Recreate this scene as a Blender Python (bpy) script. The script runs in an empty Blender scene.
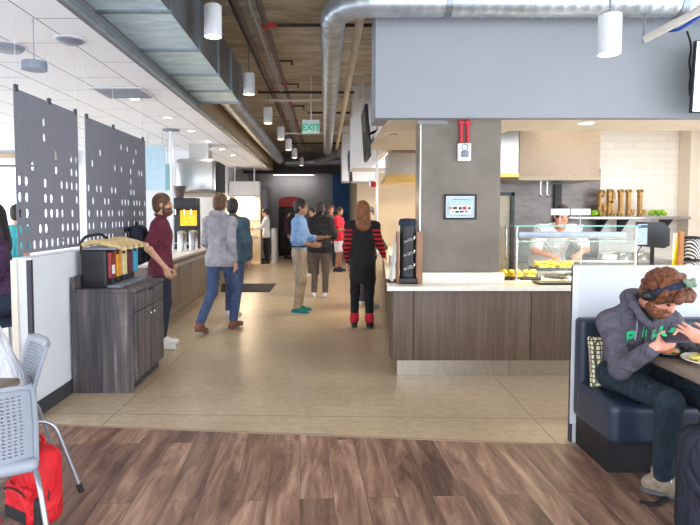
import bpy, bmesh, math, random
import numpy as np
from mathutils import Vector, Matrix
random.seed(7)
SC = bpy.context.scene
COL = SC.collection
PI = math.pi

# ------------------------------------------------------------------ camera
F_PX, CX, HOR, CAM_H, PITCH = 560.0, 325.0, 213.0, 1.55, math.radians(3.0)
CY = HOR + F_PX * math.tan(PITCH)
cam_d = bpy.data.cameras.new('camera')
cam = bpy.data.objects.new('camera', cam_d); COL.objects.link(cam)
cam.location = (0, 0, CAM_H); cam.rotation_euler = (PI / 2 - PITCH, 0, 0)
cam_d.sensor_width = 36.0; cam_d.lens = F_PX * 36.0 / 700.0
cam_d.shift_x = (350.0 - CX) / 700.0
cam_d.shift_y = (CY - 262.5) / 700.0
cam_d.clip_start = 0.05; cam_d.clip_end = 200
SC.camera = cam
_F = Vector((0, math.cos(PITCH), -math.sin(PITCH))); _U = Vector((0, math.sin(PITCH), math.cos(PITCH)))
def ray(px, py):
    return _F + Vector((1, 0, 0)) * ((px - CX) / F_PX) + _U * ((CY - py) / F_PX)
def at(px, py, Y):
    d = ray(px, py); return Vector((0, 0, CAM_H)) + d * (Y / d.y)
def gnd(px, py, z=0.0):
    d = ray(px, py); return Vector((0, 0, CAM_H)) + d * ((z - CAM_H) / d.z)

# --------------------------------------------------------------- materials
def lin(c):
    return tuple(((v / 255.0) / 12.92 if v / 255.0 <= 0.04045 else ((v / 255.0 + 0.055) / 1.055) ** 2.4) for v in c) + (1.0,)
class N:
    def __init__(s, name):
        s.m = bpy.data.materials.new(name); s.m.use_nodes = True
        s.t = s.m.node_tree; s.b = s.t.nodes['Principled BSDF']
    def n(s, typ, **kw):
        x = s.t.nodes.new(typ)
        for k, v in kw.items():
            if k in x.inputs: x.inputs[k].default_value = v
            else: setattr(x, k, v)
        return x
    def l(s, a, b): s.t.links.new(a, b)
    def coords(s, scale=(1, 1, 1), rot=(0, 0, 0), loc=(0, 0, 0)):
        tc = s.n('ShaderNodeTexCoord'); mp = s.n('ShaderNodeMapping')
        mp.inputs['Scale'].default_value = scale; mp.inputs['Rotation'].default_value = rot; mp.inputs['Location'].default_value = loc
        s.l(tc.outputs['Object'], mp.inputs['Vector']); return mp.outputs['Vector']
    def ramp(s, fac, stops):
        r = s.n('ShaderNodeValToRGB'); e = r.color_ramp.elements
        while len(e) < len(stops): e.new(0.5)
        for i, (p, c) in enumerate(stops): e[i].position = p; e[i].color = lin(c)
        s.l(fac, r.inputs['Fac']); return r.outputs['Color']
    def bump(s, h, strength=0.2, dist=0.01):
        b = s.n('ShaderNodeBump'); b.inputs['Strength'].default_value = strength; b.inputs['Distance'].default_value = dist
        s.l(h, b.inputs['Height']); s.l(b.outputs['Normal'], s.b.inputs['Normal'])
_MC = {}
def mat(name, c, rough=0.6, metal=0.0, var=0.08, scale=8.0, bump=0.0, stretch=(1, 1, 1), emit=None, es=0.0, spec=0.5, alpha=1.0, trans=0.0, sheen=0.0, fold=0.0):
    if name in _MC: return _MC[name]
    k = N(name); b = k.b
    b.inputs['Roughness'].default_value = rough; b.inputs['Metallic'].default_value = metal
    b.inputs['Specular IOR Level'].default_value = spec
    v = k.coords(stretch)
    nz = k.n('ShaderNodeTexNoise', Scale=scale, Detail=4.0, Roughness=0.6)
    k.l(v, nz.inputs['Vector'])
    lo = tuple(max(0, x * (1 - var)) for x in c); hi = tuple(min(255, x * (1 + var)) for x in c)
    k.l(k.ramp(nz.outputs['Fac'], [(0.3, lo), (0.7, hi)]), b.inputs['Base Color'])
    if fold:
        nf = k.n('ShaderNodeTexNoise', Scale=fold, Detail=3.0, Roughness=0.5, Distortion=1.2); k.l(k.coords((1, 1, 0.55)), nf.inputs['Vector']); k.bump(nf.outputs['Fac'], 0.7, 0.10)
    elif bump: k.bump(nz.outputs['Fac'], bump, 0.02 if bump >= 0.4 else 0.01)
    if emit: b.inputs['Emission Color'].default_value = lin(emit); b.inputs['Emission Strength'].default_value = es
    if alpha < 1: b.inputs['Alpha'].default_value = alpha
    if trans: b.inputs['Transmission Weight'].default_value = trans
    if sheen: b.inputs['Sheen Weight'].default_value = sheen
    _MC[name] = k.m; return k.m
def wood_floor():
    k = N('plank_floor_wood')
    v = k.coords((1, 1, 1), (0, 0, PI / 2 - 0.045))
    br = k.n('ShaderNodeTexBrick', Scale=1.0, offset=0.37, offset_frequency=2)
    br.inputs['Brick Width'].default_value = 1.25; br.inputs['Row Height'].default_value = 0.18
    br.inputs['Mortar Size'].default_value = 0.0012; br.inputs['Mortar Smooth'].default_value = 0.2; br.inputs['Bias'].default_value = 0.0
    br.inputs['Color1'].default_value = (0, 0, 0, 1); br.inputs['Color2'].default_value = (1, 1, 1, 1); br.inputs['Mortar'].default_value = (0.5, 0.5, 0.5, 1)
    k.l(v, br.inputs['Vector'])
    v2 = k.coords((7.0, 0.9, 1), (0, 0, -0.045))
    add = k.n('ShaderNodeVectorMath', operation='ADD'); sc = k.n('ShaderNodeVectorMath', operation='SCALE'); sc.inputs['Scale'].default_value = 9.0
    k.l(br.outputs['Color'], sc.inputs[0]); k.l(v2, add.inputs[0]); k.l(sc.outputs[0], add.inputs[1])
    nz = k.n('ShaderNodeTexNoise', Scale=1.5, Detail=9.0, Roughness=0.66, Distortion=0.6); k.l(add.outputs[0], nz.inputs['Vector'])
    grain = k.ramp(nz.outputs['Fac'], [(0.30, (84, 64, 58)), (0.45, (134, 104, 91)), (0.56, (166, 134, 116)), (0.72, (206, 178, 154))])
    tone = k.ramp(br.outputs['Color'], [(0.0, (170, 160, 160)), (0.5, (225, 215, 208)), (1.0, (255, 250, 244))])
    mx = k.n('ShaderNodeMix', data_type='RGBA', blend_type='MULTIPLY'); mx.inputs[0].default_value = 0.75
    k.l(grain, mx.inputs[6]); k.l(tone, mx.inputs[7])
    mx2 = k.n('ShaderNodeMix', data_type='RGBA'); k.l(br.outputs['Fac'], mx2.inputs[0]); k.l(mx.outputs[2], mx2.inputs[6]); mx2.inputs[7].default_value = lin((62, 48, 42))
    k.l(mx2.outputs[2], k.b.inputs['Base Color']); k.b.inputs['Roughness'].default_value = 0.42; k.b.inputs['Specular IOR Level'].default_value = 0.4
    k.bump(nz.outputs['Fac'], 0.12); return k.m
def concrete_floor():
    k = N('polished_concrete')
    v = k.coords((1, 1, 1), (0, 0, 0.03))
    nz = k.n('ShaderNodeTexNoise', Scale=0.9, Detail=8.0, Roughness=0.6); k.l(v, nz.inputs['Vector'])
    n2 = k.n('ShaderNodeTexNoise', Scale=14.0, Detail=4.0); k.l(v, n2.inputs['Vector'])
    c1 = k.ramp(nz.outputs['Fac'], [(0.3, (180, 160, 132)), (0.5, (194, 174, 146)), (0.7, (206, 188, 160))])
    c2 = k.ramp(n2.outputs['Fac'], [(0.35, (232, 232, 232)), (0.65, (255, 255, 255))])
    mx = k.n('ShaderNodeMix', data_type='RGBA', blend_type='MULTIPLY'); mx.inputs[0].default_value = 0.8
    k.l(c1, mx.inputs[6]); k.l(c2, mx.inputs[7])
    br = k.n('ShaderNodeTexBrick', Scale=1.0, offset=0.0); br.inputs['Brick Width'].default_value = 3.2; br.inputs['Row Height'].default_value = 3.2
    br.inputs['Mortar Size'].default_value = 0.004; v3 = k.coords((1, 1, 1), (0, 0, 0.03), (1.75, -1.0, 0)); k.l(v3, br.inputs['Vector'])
    m2 = k.n('ShaderNodeMix', data_type='RGBA'); k.l(br.outputs['Fac'], m2.inputs[0]); k.l(mx.outputs[2], m2.inputs[6]); m2.inputs[7].default_value = lin((120, 100, 76))
    k.l(m2.outputs[2], k.b.inputs['Base Color']); k.b.inputs['Roughness'].default_value = 0.3; k.b.inputs['Specular IOR Level'].default_value = 0.35
    k.bump(nz.outputs['Fac'], 0.03); return k.m
def streak_wood(name, stops, sx=16.0, sz=0.8, rough=0.5, bump=0.1, detail=8.0, along='z', planks=0.0):
    k = N(name)
    v = k.coords((sx, sx, sz) if along == 'z' else ((sz, sx, sx) if along == 'x' else (sx, sz, sx)))
    nz = k.n('ShaderNodeTexNoise', Scale=1.0, Detail=detail, Roughness=0.68, Distortion=0.3); k.l(v, nz.inputs['Vector'])
    c = k.ramp(nz.outputs['Fac'], stops)
    if planks:
        v2 = k.coords((1 / planks, 1 / planks, 0.0))
        vo = k.n('ShaderNodeTexNoise', Scale=1.0, Detail=1.0); k.l(v2, vo.inputs['Vector'])
        c2 = k.ramp(vo.outputs['Fac'], [(0.3, (150, 150, 165)), (0.5, (240, 235, 230)), (0.7, (255, 240, 225))])
        mx = k.n('ShaderNodeMix', data_type='RGBA', blend_type='MULTIPLY'); mx.inputs[0].default_value = 0.8
        k.l(c, mx.inputs[6]); k.l(c2, mx.inputs[7]); c = mx.outputs[2]
    k.l(c, k.b.inputs['Base Color']); k.b.inputs['Roughness'].default_value = rough
    if bump: k.bump(nz.outputs['Fac'], bump)
    return k.m
def ceiling_tile():
    k = N('ceiling_tile_white')
    v = k.coords((1, 1, 1), (0, 0, PI / 2), (0, 0.13, 0))
    br = k.n('ShaderNodeTexBrick', Scale=1.0, offset=0.5); br.inputs['Brick Width'].default_value = 1.2; br.inputs['Row Height'].default_value = 0.5
    br.inputs['Mortar Size'].default_value = 0.007; br.inputs['Mortar Smooth'].default_value = 0.1
    br.inputs['Color1'].default_value = lin((244, 246, 252)); br.inputs['Color2'].default_value = lin((240, 242, 248)); br.inputs['Mortar'].default_value = lin((150, 150, 156))
    k.l(v, br.inputs['Vector']); k.l(br.outputs['Color'], k.b.inputs['Base Color']); k.b.inputs['Roughness'].default_value = 0.9
    return k.m
def deck_mat():
    k = N('board_formed_concrete')
    v = k.coords((0.8, 2.2, 1)); nz = k.n('ShaderNodeTexNoise', Scale=2.2, Detail=8.0, Roughness=0.7); k.l(v, nz.inputs['Vector'])
    v2 = k.coords((1, 1, 1)); n2 = k.n('ShaderNodeTexNoise', Scale=0.8, Detail=5.0); k.l(v2, n2.inputs['Vector'])
    c = k.ramp(nz.outputs['Fac'], [(0.3, (146, 142, 134)), (0.5, (192, 186, 176)), (0.7, (226, 222, 214))])
    c2 = k.ramp(n2.outputs['Fac'], [(0.35, (226, 212, 194)), (0.65, (255, 254, 252))])
    mx = k.n('ShaderNodeMix', data_type='RGBA', blend_type='MULTIPLY'); mx.inputs[0].default_value = 0.9
    k.l(c, mx.inputs[6]); k.l(c2, mx.inputs[7])
    br = k.n('ShaderNodeTexBrick', Scale=1.0, offset=0.5); br.inputs['Brick Width'].default_value = 2.4; br.inputs['Row Height'].default_value = 0.2
    br.inputs['Mortar Size'].default_value = 0.004; k.l(k.coords(), br.inputs['Vector'])
    m2 = k.n('ShaderNodeMix', data_type='RGBA'); k.l(br.outputs['Fac'], m2.inputs[0]); k.l(mx.outputs[2], m2.inputs[6]); m2.inputs[7].default_value = lin((158, 148, 134))
    k.l(m2.outputs[2], k.b.inputs['Base Color']); k.b.inputs['Roughness'].default_value = 0.85; k.bump(nz.outputs['Fac'], 0.2); return k.m
def tile_wall(name, c, g, w=0.3, h=0.1):
    k = N(name)
    tc = k.n('ShaderNodeTexCoord'); sp = k.n('ShaderNodeSeparateXYZ'); cb = k.n('ShaderNodeCombineXYZ'); ad = k.n('ShaderNodeMath', operation='ADD')
    k.l(tc.outputs['Object'], sp.inputs[0]); k.l(sp.outputs['X'], ad.inputs[0]); k.l(sp.outputs['Y'], ad.inputs[1]); k.l(ad.outputs[0], cb.inputs['X']); k.l(sp.outputs['Z'], cb.inputs['Y'])
    br = k.n('ShaderNodeTexBrick', Scale=1.0); br.inputs['Brick Width'].default_value = w; br.inputs['Row Height'].default_value = h; br.inputs['Mortar Size'].default_value = 0.003
    br.inputs['Color1'].default_value = lin(c); br.inputs['Color2'].default_value = lin(tuple(x * 0.97 for x in c)); br.inputs['Mortar'].default_value = lin(g)
    k.l(cb.outputs[0], br.inputs['Vector']); k.l(br.outputs['Color'], k.b.inputs['Base Color']); k.b.inputs['Roughness'].default_value = 0.3; return k.m
def pattern_cloth():
    k = N('scale_pattern_fabric')
    v = k.coords((1, 1, 1))
    vo = k.n('ShaderNodeTexVoronoi', Scale=34.0, feature='DISTANCE_TO_EDGE'); vo.inputs['Randomness'].default_value = 0.15; k.l(v, vo.inputs['Vector'])
    c = k.ramp(vo.outputs['Distance'], [(0.08, (60, 62, 62)), (0.16, (222, 216, 176)), (0.34, (232, 226, 190)), (0.42, (196, 190, 120))])
    k.l(c, k.b.inputs['Base Color']); k.b.inputs['Roughness'].default_value = 0.9; return k.m
def stripe_cloth():
    k = N('red_black_stripe_knit')
    wv = k.n('ShaderNodeTexWave', Scale=5.2, wave_type='BANDS', bands_direction='Z'); k.l(k.coords(), wv.inputs['Vector'])
    k.l(k.ramp(wv.outputs['Fac'], [(0.45, (22, 20, 24)), (0.55, (188, 30, 40))]), k.b.inputs['Base Color']); k.b.inputs['Roughness'].default_value = 0.9; return k.m
def glass(name, tint=(235, 248, 246), alpha=0.16, rough=0.03):
    k = N(name); b = k.b
    b.inputs['Base Color'].default_value = lin(tint); b.inputs['Roughness'].default_value = rough; b.inputs['Alpha'].default_value = alpha
    return k.m

M = dict(
 wood=wood_floor(), concrete=concrete_floor(), ceil=ceiling_tile(), deck=deck_mat(),
 white=mat('white_paint', (222, 225, 232), 0.7, var=0.015, scale=2),
 offwhite=mat('warm_white_paint', (226, 214, 198), 0.7, var=0.02, scale=2),
 beige=mat('beige_wall_paint', (206, 186, 158), 0.6, var=0.03, scale=2),
 divider=mat('divider_paint', (206, 209, 218), 0.7, var=0.012, scale=2), booth_toe=mat('booth_toe_laminate', (26, 24, 26), 0.6, var=0.1), wire=mat('pale_wire', (190, 192, 198), 0.4, 0.3, var=0.02),
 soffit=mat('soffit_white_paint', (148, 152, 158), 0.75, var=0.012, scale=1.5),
 grey_wall=mat('mid_grey_paint', (142, 142, 146), 0.7, var=0.03, scale=2),
 blue_wall=mat('deep_blue_panel', (18, 84, 150), 0.5, var=0.1, scale=2),
 tan=mat('tan_gypsum', (164, 142, 118), 0.8, var=0.05, scale=3),
 darktrim=mat('dark_grey_trim', (58, 58, 64), 0.6, var=0.05),
 rduct=mat('galvanised_window_sheen', (204, 230, 252), 0.38, 0.2, var=0.10, scale=3.0, stretch=(1, 3, 1)), duct=mat('galvanised_steel', (176, 184, 192), 0.36, 0.7, var=0.14, scale=3.0, stretch=(1, 3, 1)),  # pale sheet has the blue reflection of the windows put into its colour
 duct_seam=mat('duct_flange_steel', (138, 148, 156), 0.4, 0.8, var=0.1),
 ductside=mat('duct_side_deck_reflection', (130, 134, 140), 0.4, 0.7, var=0.1, scale=2),  # darker steel: reflection of the deck is put into the duct side colour
 steel=mat('brushed_stainless', (180, 178, 176), 0.28, 0.9, var=0.05, scale=30, stretch=(1, 1, 12)),
 splash=mat('dark_splash_steel', (118, 110, 106), 0.4, 0.4, var=0.12, scale=5, stretch=(1, 1, 4)),
 steel_warm=mat('satin_stainless', (160, 142, 122), 0.48, 0.3, var=0.05, scale=12, stretch=(1, 1, 6)),
 toe=mat('toe_kick_steel', (178, 168, 156), 0.3, 0.75, var=0.06, scale=12, stretch=(6, 1, 1)),
 chrome=mat('chrome_metal', (200, 204, 210), 0.2, 1.0, var=0.02),
 barn=streak_wood('weathered_barn_laminate', [(0.28, (44, 42, 48)), (0.42, (76, 73, 80)), (0.55, (100, 94, 96)), (0.72, (150, 146, 148))], 18, 1.1, 0.5, 0.1, planks=0.1),
 laminate=streak_wood('brown_wood_laminate', [(0.3, (76, 60, 50)), (0.5, (93, 75, 62)), (0.7, (108, 89, 76))], 26, 1.0, 0.5, 0.04),
 greywood=streak_wood('grey_wood_laminate', [(0.3, (110, 98, 88)), (0.5, (134, 120, 108)), (0.7, (154, 140, 126))], 26, 1.0, 0.45, 0.04),
 tabletop=streak_wood('table_oak_laminate', [(0.3, (100, 86, 76)), (0.5, (130, 114, 102)), (0.7, (154, 138, 124))], 14, 1.0, 0.45, 0.05, along='y'),
 quartz=mat('white_quartz', (232, 224, 214), 0.25, var=0.03, scale=20),
 column=mat('raw_concrete_column', (122, 114, 105), 0.8, var=0.1, scale=2.2, bump=0.1),
 screen=mat('grey_felt_panel', (124, 124, 134), 0.9, var=0.03, scale=20),
 navy=mat('navy_vinyl', (42, 52, 70), 0.36, var=0.06, scale=4),
 black=mat('black_plastic', (24, 24, 28), 0.45, var=0.1),
 blackmat=mat('black_rubber', (34, 33, 35), 0.8, var=0.15, scale=30),
 chair=mat('grey_plastic', (150, 156, 168), 0.5, var=0.02),
 chairtube=mat('silver_tube', (168, 172, 182), 0.3, 0.7, var=0.02),
 pipe_red=mat('sprinkler_pipe_maroon', (96, 78, 82), 0.5, 0.2, var=0.1),
 coupling=mat('red_coupling', (176, 40, 48), 0.5, var=0.05),
 pipe_black=mat('black_steel_pipe', (44, 40, 40), 0.5, 0.3, var=0.1),
 pipe_white=mat('white_conduit', (208, 204, 198), 0.5, var=0.03),
 red=mat('red_paint', (190, 28, 44), 0.5, var=0.05),
 cream=mat('cream_pipe', (206, 196, 178), 0.6, var=0.05),
 lamp=mat('pendant_shell_white', (218, 220, 226), 0.5, var=0.01),
 glow=mat('lamp_glow_warm', (255, 244, 220), 0.5, emit=(255, 240, 210), es=9.0),
 glow_c=mat('lamp_glow_neutral', (255, 252, 246), 0.5, emit=(255, 250, 240), es=6.0),
 amber=mat('brass_lit_rim', (206, 164, 90), 0.35, 0.6, var=0.05),
 tile=tile_wall('white_wall_tile', (236, 230, 222), (214, 206, 198)),
 kglass=glass('clear_guard_glass', (210, 236, 230), 0.06),
 edgeglass=mat('green_glass_edge', (120, 190, 178), 0.15, var=0.03),
 frost=mat('frosted_blue_glass', (176, 206, 222), 0.3, var=0.03, alpha=0.75),
 frost2=mat('teal_frosted_glass', (140, 186, 200), 0.3, var=0.03, alpha=0.8),
 paper=mat('white_paper', (236, 236, 238), 0.8, var=0.01),
 burlap=mat('golden_wood_letter', (176, 138, 84), 0.7, var=0.28, scale=30, bump=0.2),
 green=mat('lettuce_green', (120, 168, 40), 0.6, var=0.3, scale=40),
 yellow=mat('yellow_plastic', (236, 212, 30), 0.5, var=0.04),
 orangewood=mat('orange_brown_wood', (170, 110, 56), 0.55, var=0.1, scale=14, stretch=(4, 4, 1)),
 food=mat('golden_yellow_food', (240, 190, 44), 0.55, var=0.22, scale=26, bump=0.2),
 pasta=mat('pasta_yellow', (238, 214, 112), 0.5, var=0.15, scale=40, bump=0.2),
 plate_w=mat('cream_china', (230, 222, 206), 0.25, var=0.01),
 plate_b=mat('black_china', (30, 30, 34), 0.25, var=0.05),
 pattern=pattern_cloth(), stripe=stripe_cloth(),
 skin=mat('skin_tone', (206, 158, 132), 0.55, var=0.05, scale=18),
 skin2=mat('skin_tone_ruddy', (214, 150, 128), 0.55, var=0.06, scale=18),
 skin3=mat('skin_tone_tan', (176, 126, 98), 0.55, var=0.05, scale=18),
 hair_br=mat('brown_hair', (92, 62, 42), 0.6, var=0.3, scale=40, bump=0.4),
 hair_dk=mat('dark_hair', (38, 28, 26), 0.55, var=0.25, scale=40, bump=0.4),
 hair_au=mat('auburn_curls', (100, 58, 36), 0.6, var=0.55, scale=62, bump=0.9),
 hair_cp=mat('copper_brown_hair', (126, 80, 48), 0.55, var=0.3, scale=30, bump=0.4),
 beard_au=mat('auburn_beard', (112, 66, 44), 0.7, var=0.45, scale=62, bump=0.8),
 eye=mat('dark_eye', (26, 22, 22), 0.2, var=0.0),
 lips=mat('lips', (176, 104, 96), 0.5, var=0.05),
 burg=mat('burgundy_cotton', (104, 38, 56), 0.9, var=0.1, scale=14, fold=9),
 bluecloth=mat('light_blue_shirt_cotton', (134, 170, 222), 0.85, var=0.06, scale=10, fold=9),
 khaki=mat('khaki_cotton', (168, 152, 132), 0.9, var=0.06, scale=10, fold=9),
 denim=mat('blue_denim', (66, 84, 122), 0.9, var=0.15, scale=24, fold=9),
 darkdenim=mat('dark_denim', (38, 46, 66), 0.9, var=0.12, scale=24, fold=9),
 blackcloth=mat('black_cotton', (30, 29, 34), 0.9, var=0.12, scale=14, fold=9),
 charcoal=mat('brown_grey_cotton', (104, 92, 86), 0.9, var=0.08, scale=12, fold=9),
 hoodie=mat('grey_hoodie_fleece', (90, 86, 98), 0.95, var=0.1, scale=22, bump=0.1, fold=9),
 lightgrey=mat('light_grey_fleece', (164, 162, 170), 0.95, var=0.08, scale=16, fold=9),
 tealjacket=mat('slate_teal_jacket', (60, 84, 98), 0.8, var=0.12, scale=10, fold=9),
 teal=mat('teal_cotton', (40, 150, 156), 0.85, var=0.06, scale=10, fold=9),
 purple=mat('dark_purple_print', (66, 40, 68), 0.85, var=0.45, scale=40),
 whitecloth=mat('white_cotton', (226, 226, 236), 0.9, var=0.03, scale=8, fold=9),
 redcloth=mat('red_cotton', (206, 30, 52), 0.85, var=0.06, scale=10, fold=9),
 tealpants=mat('dark_teal_denim', (28, 44, 56), 0.9, var=0.14, scale=26, fold=9),
 shoe_tan=mat('tan_suede', (150, 134, 116), 0.85, var=0.14, scale=30),
 shoe_sole=mat('grey_rubber_sole', (98, 96, 100), 0.8, var=0.08),
 shoe_w=mat('white_sneaker', (220, 218, 214), 0.7, var=0.03),
 shoe_teal=mat('teal_canvas_shoe', (28, 116, 116), 0.8, var=0.05),
 shoe_brown=mat('brown_leather', (128, 76, 54), 0.6, var=0.1),
 packred=mat('red_nylon', (206, 22, 34), 0.7, var=0.08, scale=10, fold=7),
 packnavy=mat('navy_nylon', (22, 26, 42), 0.7, var=0.12, scale=14, fold=7),
 mint=mat('mint_green_print', (44, 196, 136), 0.7, var=0.04),
 sage=mat('sage_green_plastic', (112, 136, 112), 0.6, var=0.05),
 disp_grey=mat('dispenser_lid_grey', (120, 126, 140), 0.4, var=0.03),
 wood_tan=mat('pale_wood_handle', (204, 176, 128), 0.6, var=0.14, scale=26),
 tv_screen=mat('bright_screen', (226, 234, 248), 0.3, emit=(226, 234, 250), es=1.2),
 poster_blue=mat('poster_light_blue', (176, 196, 224), 0.6, var=0.08, scale=14),
 exitgreen=mat('exit_letter_green', (40, 150, 120), 0.5, var=0.03, emit=(40, 150, 120), es=0.4),
)

# ------------------------------------------------------------ object utils
def tag(o, label=None, cat=None, group=None, kind=None):
    if label: o['label'] = label
    if cat: o['category'] = cat
    if group: o['group'] = group
    if kind: o['kind'] = kind
    return o
def thing(name, label, cat, loc=(0, 0, 0), rz=0.0, group=None):
    o = bpy.data.objects.new(name, None); COL.objects.link(o); o.empty_display_size = 0.1
    o.location = loc; o.rotation_euler = (0, 0, rz)
    return tag(o, label, cat, group)
def link(name, me, m=None, parent=None, loc=None, rot=None):
    o = bpy.data.objects.new(name, me); COL.objects.link(o)
    if m is not None: me.materials.append(m)
    if parent is not None: o.parent = parent
    if loc is not None: o.location = loc
    if rot is not None: o.rotation_euler = rot
    return o
def kids(o): return [c for c in bpy.data.objects if c.parent == o]
def copy_tree(o, parent=None):
    c = o.copy(); COL.objects.link(c)
    if parent is not None: c.parent = parent
    for ch in kids(o): copy_tree(ch, c)
    return c
class MB:
    def __init__(s): s.bm = bmesh.new()
    def box(s, x0, x1, y0, y1, z0, z1, bev=0.0, seg=2, mat4=None):
        r = bmesh.ops.create_cube(s.bm, size=1.0); vs = r['verts']
        for v in vs: v.co = Vector(((x0 + x1) / 2 + v.co.x * (x1 - x0), (y0 + y1) / 2 + v.co.y * (y1 - y0), (z0 + z1) / 2 + v.co.z * (z1 - z0)))
        if bev:
            es = list({e for v in vs for e in v.link_edges})
            r2 = bmesh.ops.bevel(s.bm, geom=es, offset=bev, segments=seg, affect='EDGES', profile=0.5)
            vs = list({v for f in r2['faces'] for v in f.verts} | {v for v in vs if v.is_valid})
        if mat4 is not None:
            for v in vs: v.co = mat4 @ v.co
        return s
    def tube(s, pts, r, seg=12, cap=True):
        pts = [Vector(p) for p in pts]; n = len(pts)
        rf = r if callable(r) else (lambda i: r)
        rings = []; prev = None
        for i, p in enumerate(pts):
            t = (pts[min(i + 1, n - 1)] - pts[max(i - 1, 0)]).normalized()
            if prev is None:
                a = t.orthogonal().normalized()
            else:
                a = (prev - t * prev.dot(t)).normalized()
            prev = a; b = t.cross(a)
            rr = rf(i)
            rings.append([s.bm.verts.new(p + (a * math.cos(2 * PI * j / seg) + b * math.sin(2 * PI * j / seg)) * rr) for j in range(seg)])
        for i in range(n - 1):
            for j in range(seg):
                s.bm.faces.new((rings[i][j], rings[i][(j + 1) % seg], rings[i + 1][(j + 1) % seg], rings[i + 1][j]))
        if cap:
            s.bm.faces.new(list(reversed(rings[0]))); s.bm.faces.new(rings[-1])
        return s
    def lathe(s, prof, c=(0, 0, 0), seg=24):
        c = Vector(c); rings = []
        for r, z in prof:
            if r < 1e-5: rings.append([s.bm.verts.new(c + Vector((0, 0, z)))])
            else: rings.append([s.bm.verts.new(c + Vector((r * math.cos(2 * PI * j / seg), r * math.sin(2 * PI * j / seg), z))) for j in range(seg)])
        for a, b in zip(rings, rings[1:]):
            for j in range(seg):
                k = (j + 1) % seg
                if len(a) == 1 and len(b) == 1: continue
                if len(a) == 1: s.bm.faces.new((a[0], b[k], b[j]))
                elif len(b) == 1: s.bm.faces.new((a[j], a[k], b[0]))
                else: s.bm.faces.new((a[j], a[k], b[k], b[j]))
        return s
    def prism(s, pts, axis, a, b):
        """polygon in the plane normal to AXIS ('x','y','z'), extruded from a to b"""
        def P(u, v, w): return {'x': (w, u, v), 'y': (u, w, v), 'z': (u, v, w)}[axis]
        lo = [s.bm.verts.new(P(u, v, a)) for u, v in pts]; hi = [s.bm.verts.new(P(u, v, b)) for u, v in pts]
        n = len(pts)
        s.bm.faces.new(lo); s.bm.faces.new(list(reversed(hi)))
        for i in range(n): s.bm.faces.new((lo[i], hi[i], hi[(i + 1) % n], lo[(i + 1) % n]))
        return s
    def build(s, name, m, parent=None, loc=None, rot=None, smooth=True):
        bmesh.ops.recalc_face_normals(s.bm, faces=s.bm.faces)
        me = bpy.data.meshes.new(name); s.bm.to_mesh(me); s.bm.free()
        if smooth and len(me.polygons):
            me.polygons.foreach_set('use_smooth', [True] * len(me.polygons))
            try: me.set_sharp_from_angle(angle=math.radians(35))
            except Exception: pass
        return link(name, me, m, parent, loc, rot)
def box(name, m, x0, x1, y0, y1, z0, z1, parent=None, bev=0.0, kind=None):
    o = MB().box(x0, x1, y0, y1, z0, z1, bev).build(name, m, parent)
    if kind: o['kind'] = kind
    return o
def arc(c, r, a0, a1, n, u, v):
    c, u, v = Vector(c), Vector(u), Vector(v)
    return [c + u * (r * math.cos(a0 + (a1 - a0) * i / n)) + v * (r * math.sin(a0 + (a1 - a0) * i / n)) for i in range(n + 1)]
def smooth_path(pts, rad=0.06, n=6):
    pts = [Vector(p) for p in pts]; out = [pts[0]]
    for a, b, c in zip(pts, pts[1:], pts[2:]):
        d1 = (a - b); d2 = (c - b); r = min(rad, d1.length * 0.49, d2.length * 0.49)
        p, q = b + d1.normalized() * r, b + d2.normalized() * r
        for i in range(n + 1):
            t = i / n; out.append(p * (1 - t) ** 2 + b * 2 * t * (1 - t) + q * t * t)
    out.append(pts[-1]); return out
def text_mesh(body, size, extrude, offset=0.0):
    cu = bpy.data.curves.new('lettering', 'FONT'); cu.body = body; cu.size = size; cu.extrude = extrude; cu.offset = offset
    cu.align_x = 'CENTER'; cu.align_y = 'CENTER'
    o = bpy.data.objects.new('lettering_tmp', cu); COL.objects.link(o)
    dg = bpy.context.evaluated_depsgraph_get(); me = bpy.data.meshes.new_from_object(o.evaluated_get(dg))
    bpy.data.objects.remove(o); bpy.data.curves.remove(cu); me.materials.clear()
    return me
def holed_panel(mb, U, V, holes, fmap, hw, hh, seg=8):
    """grid of cells; HOLES = set of (i,j); FMAP(u,v)->point; U,V cell edges"""
    bm = mb.bm; grid = {}
    def gv(i, j):
        if (i, j) not in grid: grid[(i, j)] = bm.verts.new(fmap(U[i], V[j]))
        return grid[(i, j)]
    for i in range(len(U) - 1):
        for j in range(len(V) - 1):
            c = [gv(i, j), gv(i + 1, j), gv(i + 1, j + 1), gv(i, j + 1)]
            if (i, j) not in holes: bm.faces.new(c); continue
            cu, cv = (U[i] + U[i + 1]) / 2, (V[j] + V[j + 1]) / 2
            ring = []
            for k in range(seg):
                a = -3 * PI / 4 + 2 * PI * k / seg
                x, y = math.cos(a), math.sin(a)
                ring.append(bm.verts.new(fmap(cu + hw * x, cv + hh * (abs(y) ** 0.7) * (1 if y > 0 else -1))))
            q = seg // 4
            for e in range(4):
                a, b = c[e], c[(e + 1) % 4]
                seq = [ring[(e * q + t) % seg] for t in range(q + 1)]
                bm.faces.new([a, b] + list(reversed(seq)))
    return mb

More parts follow.
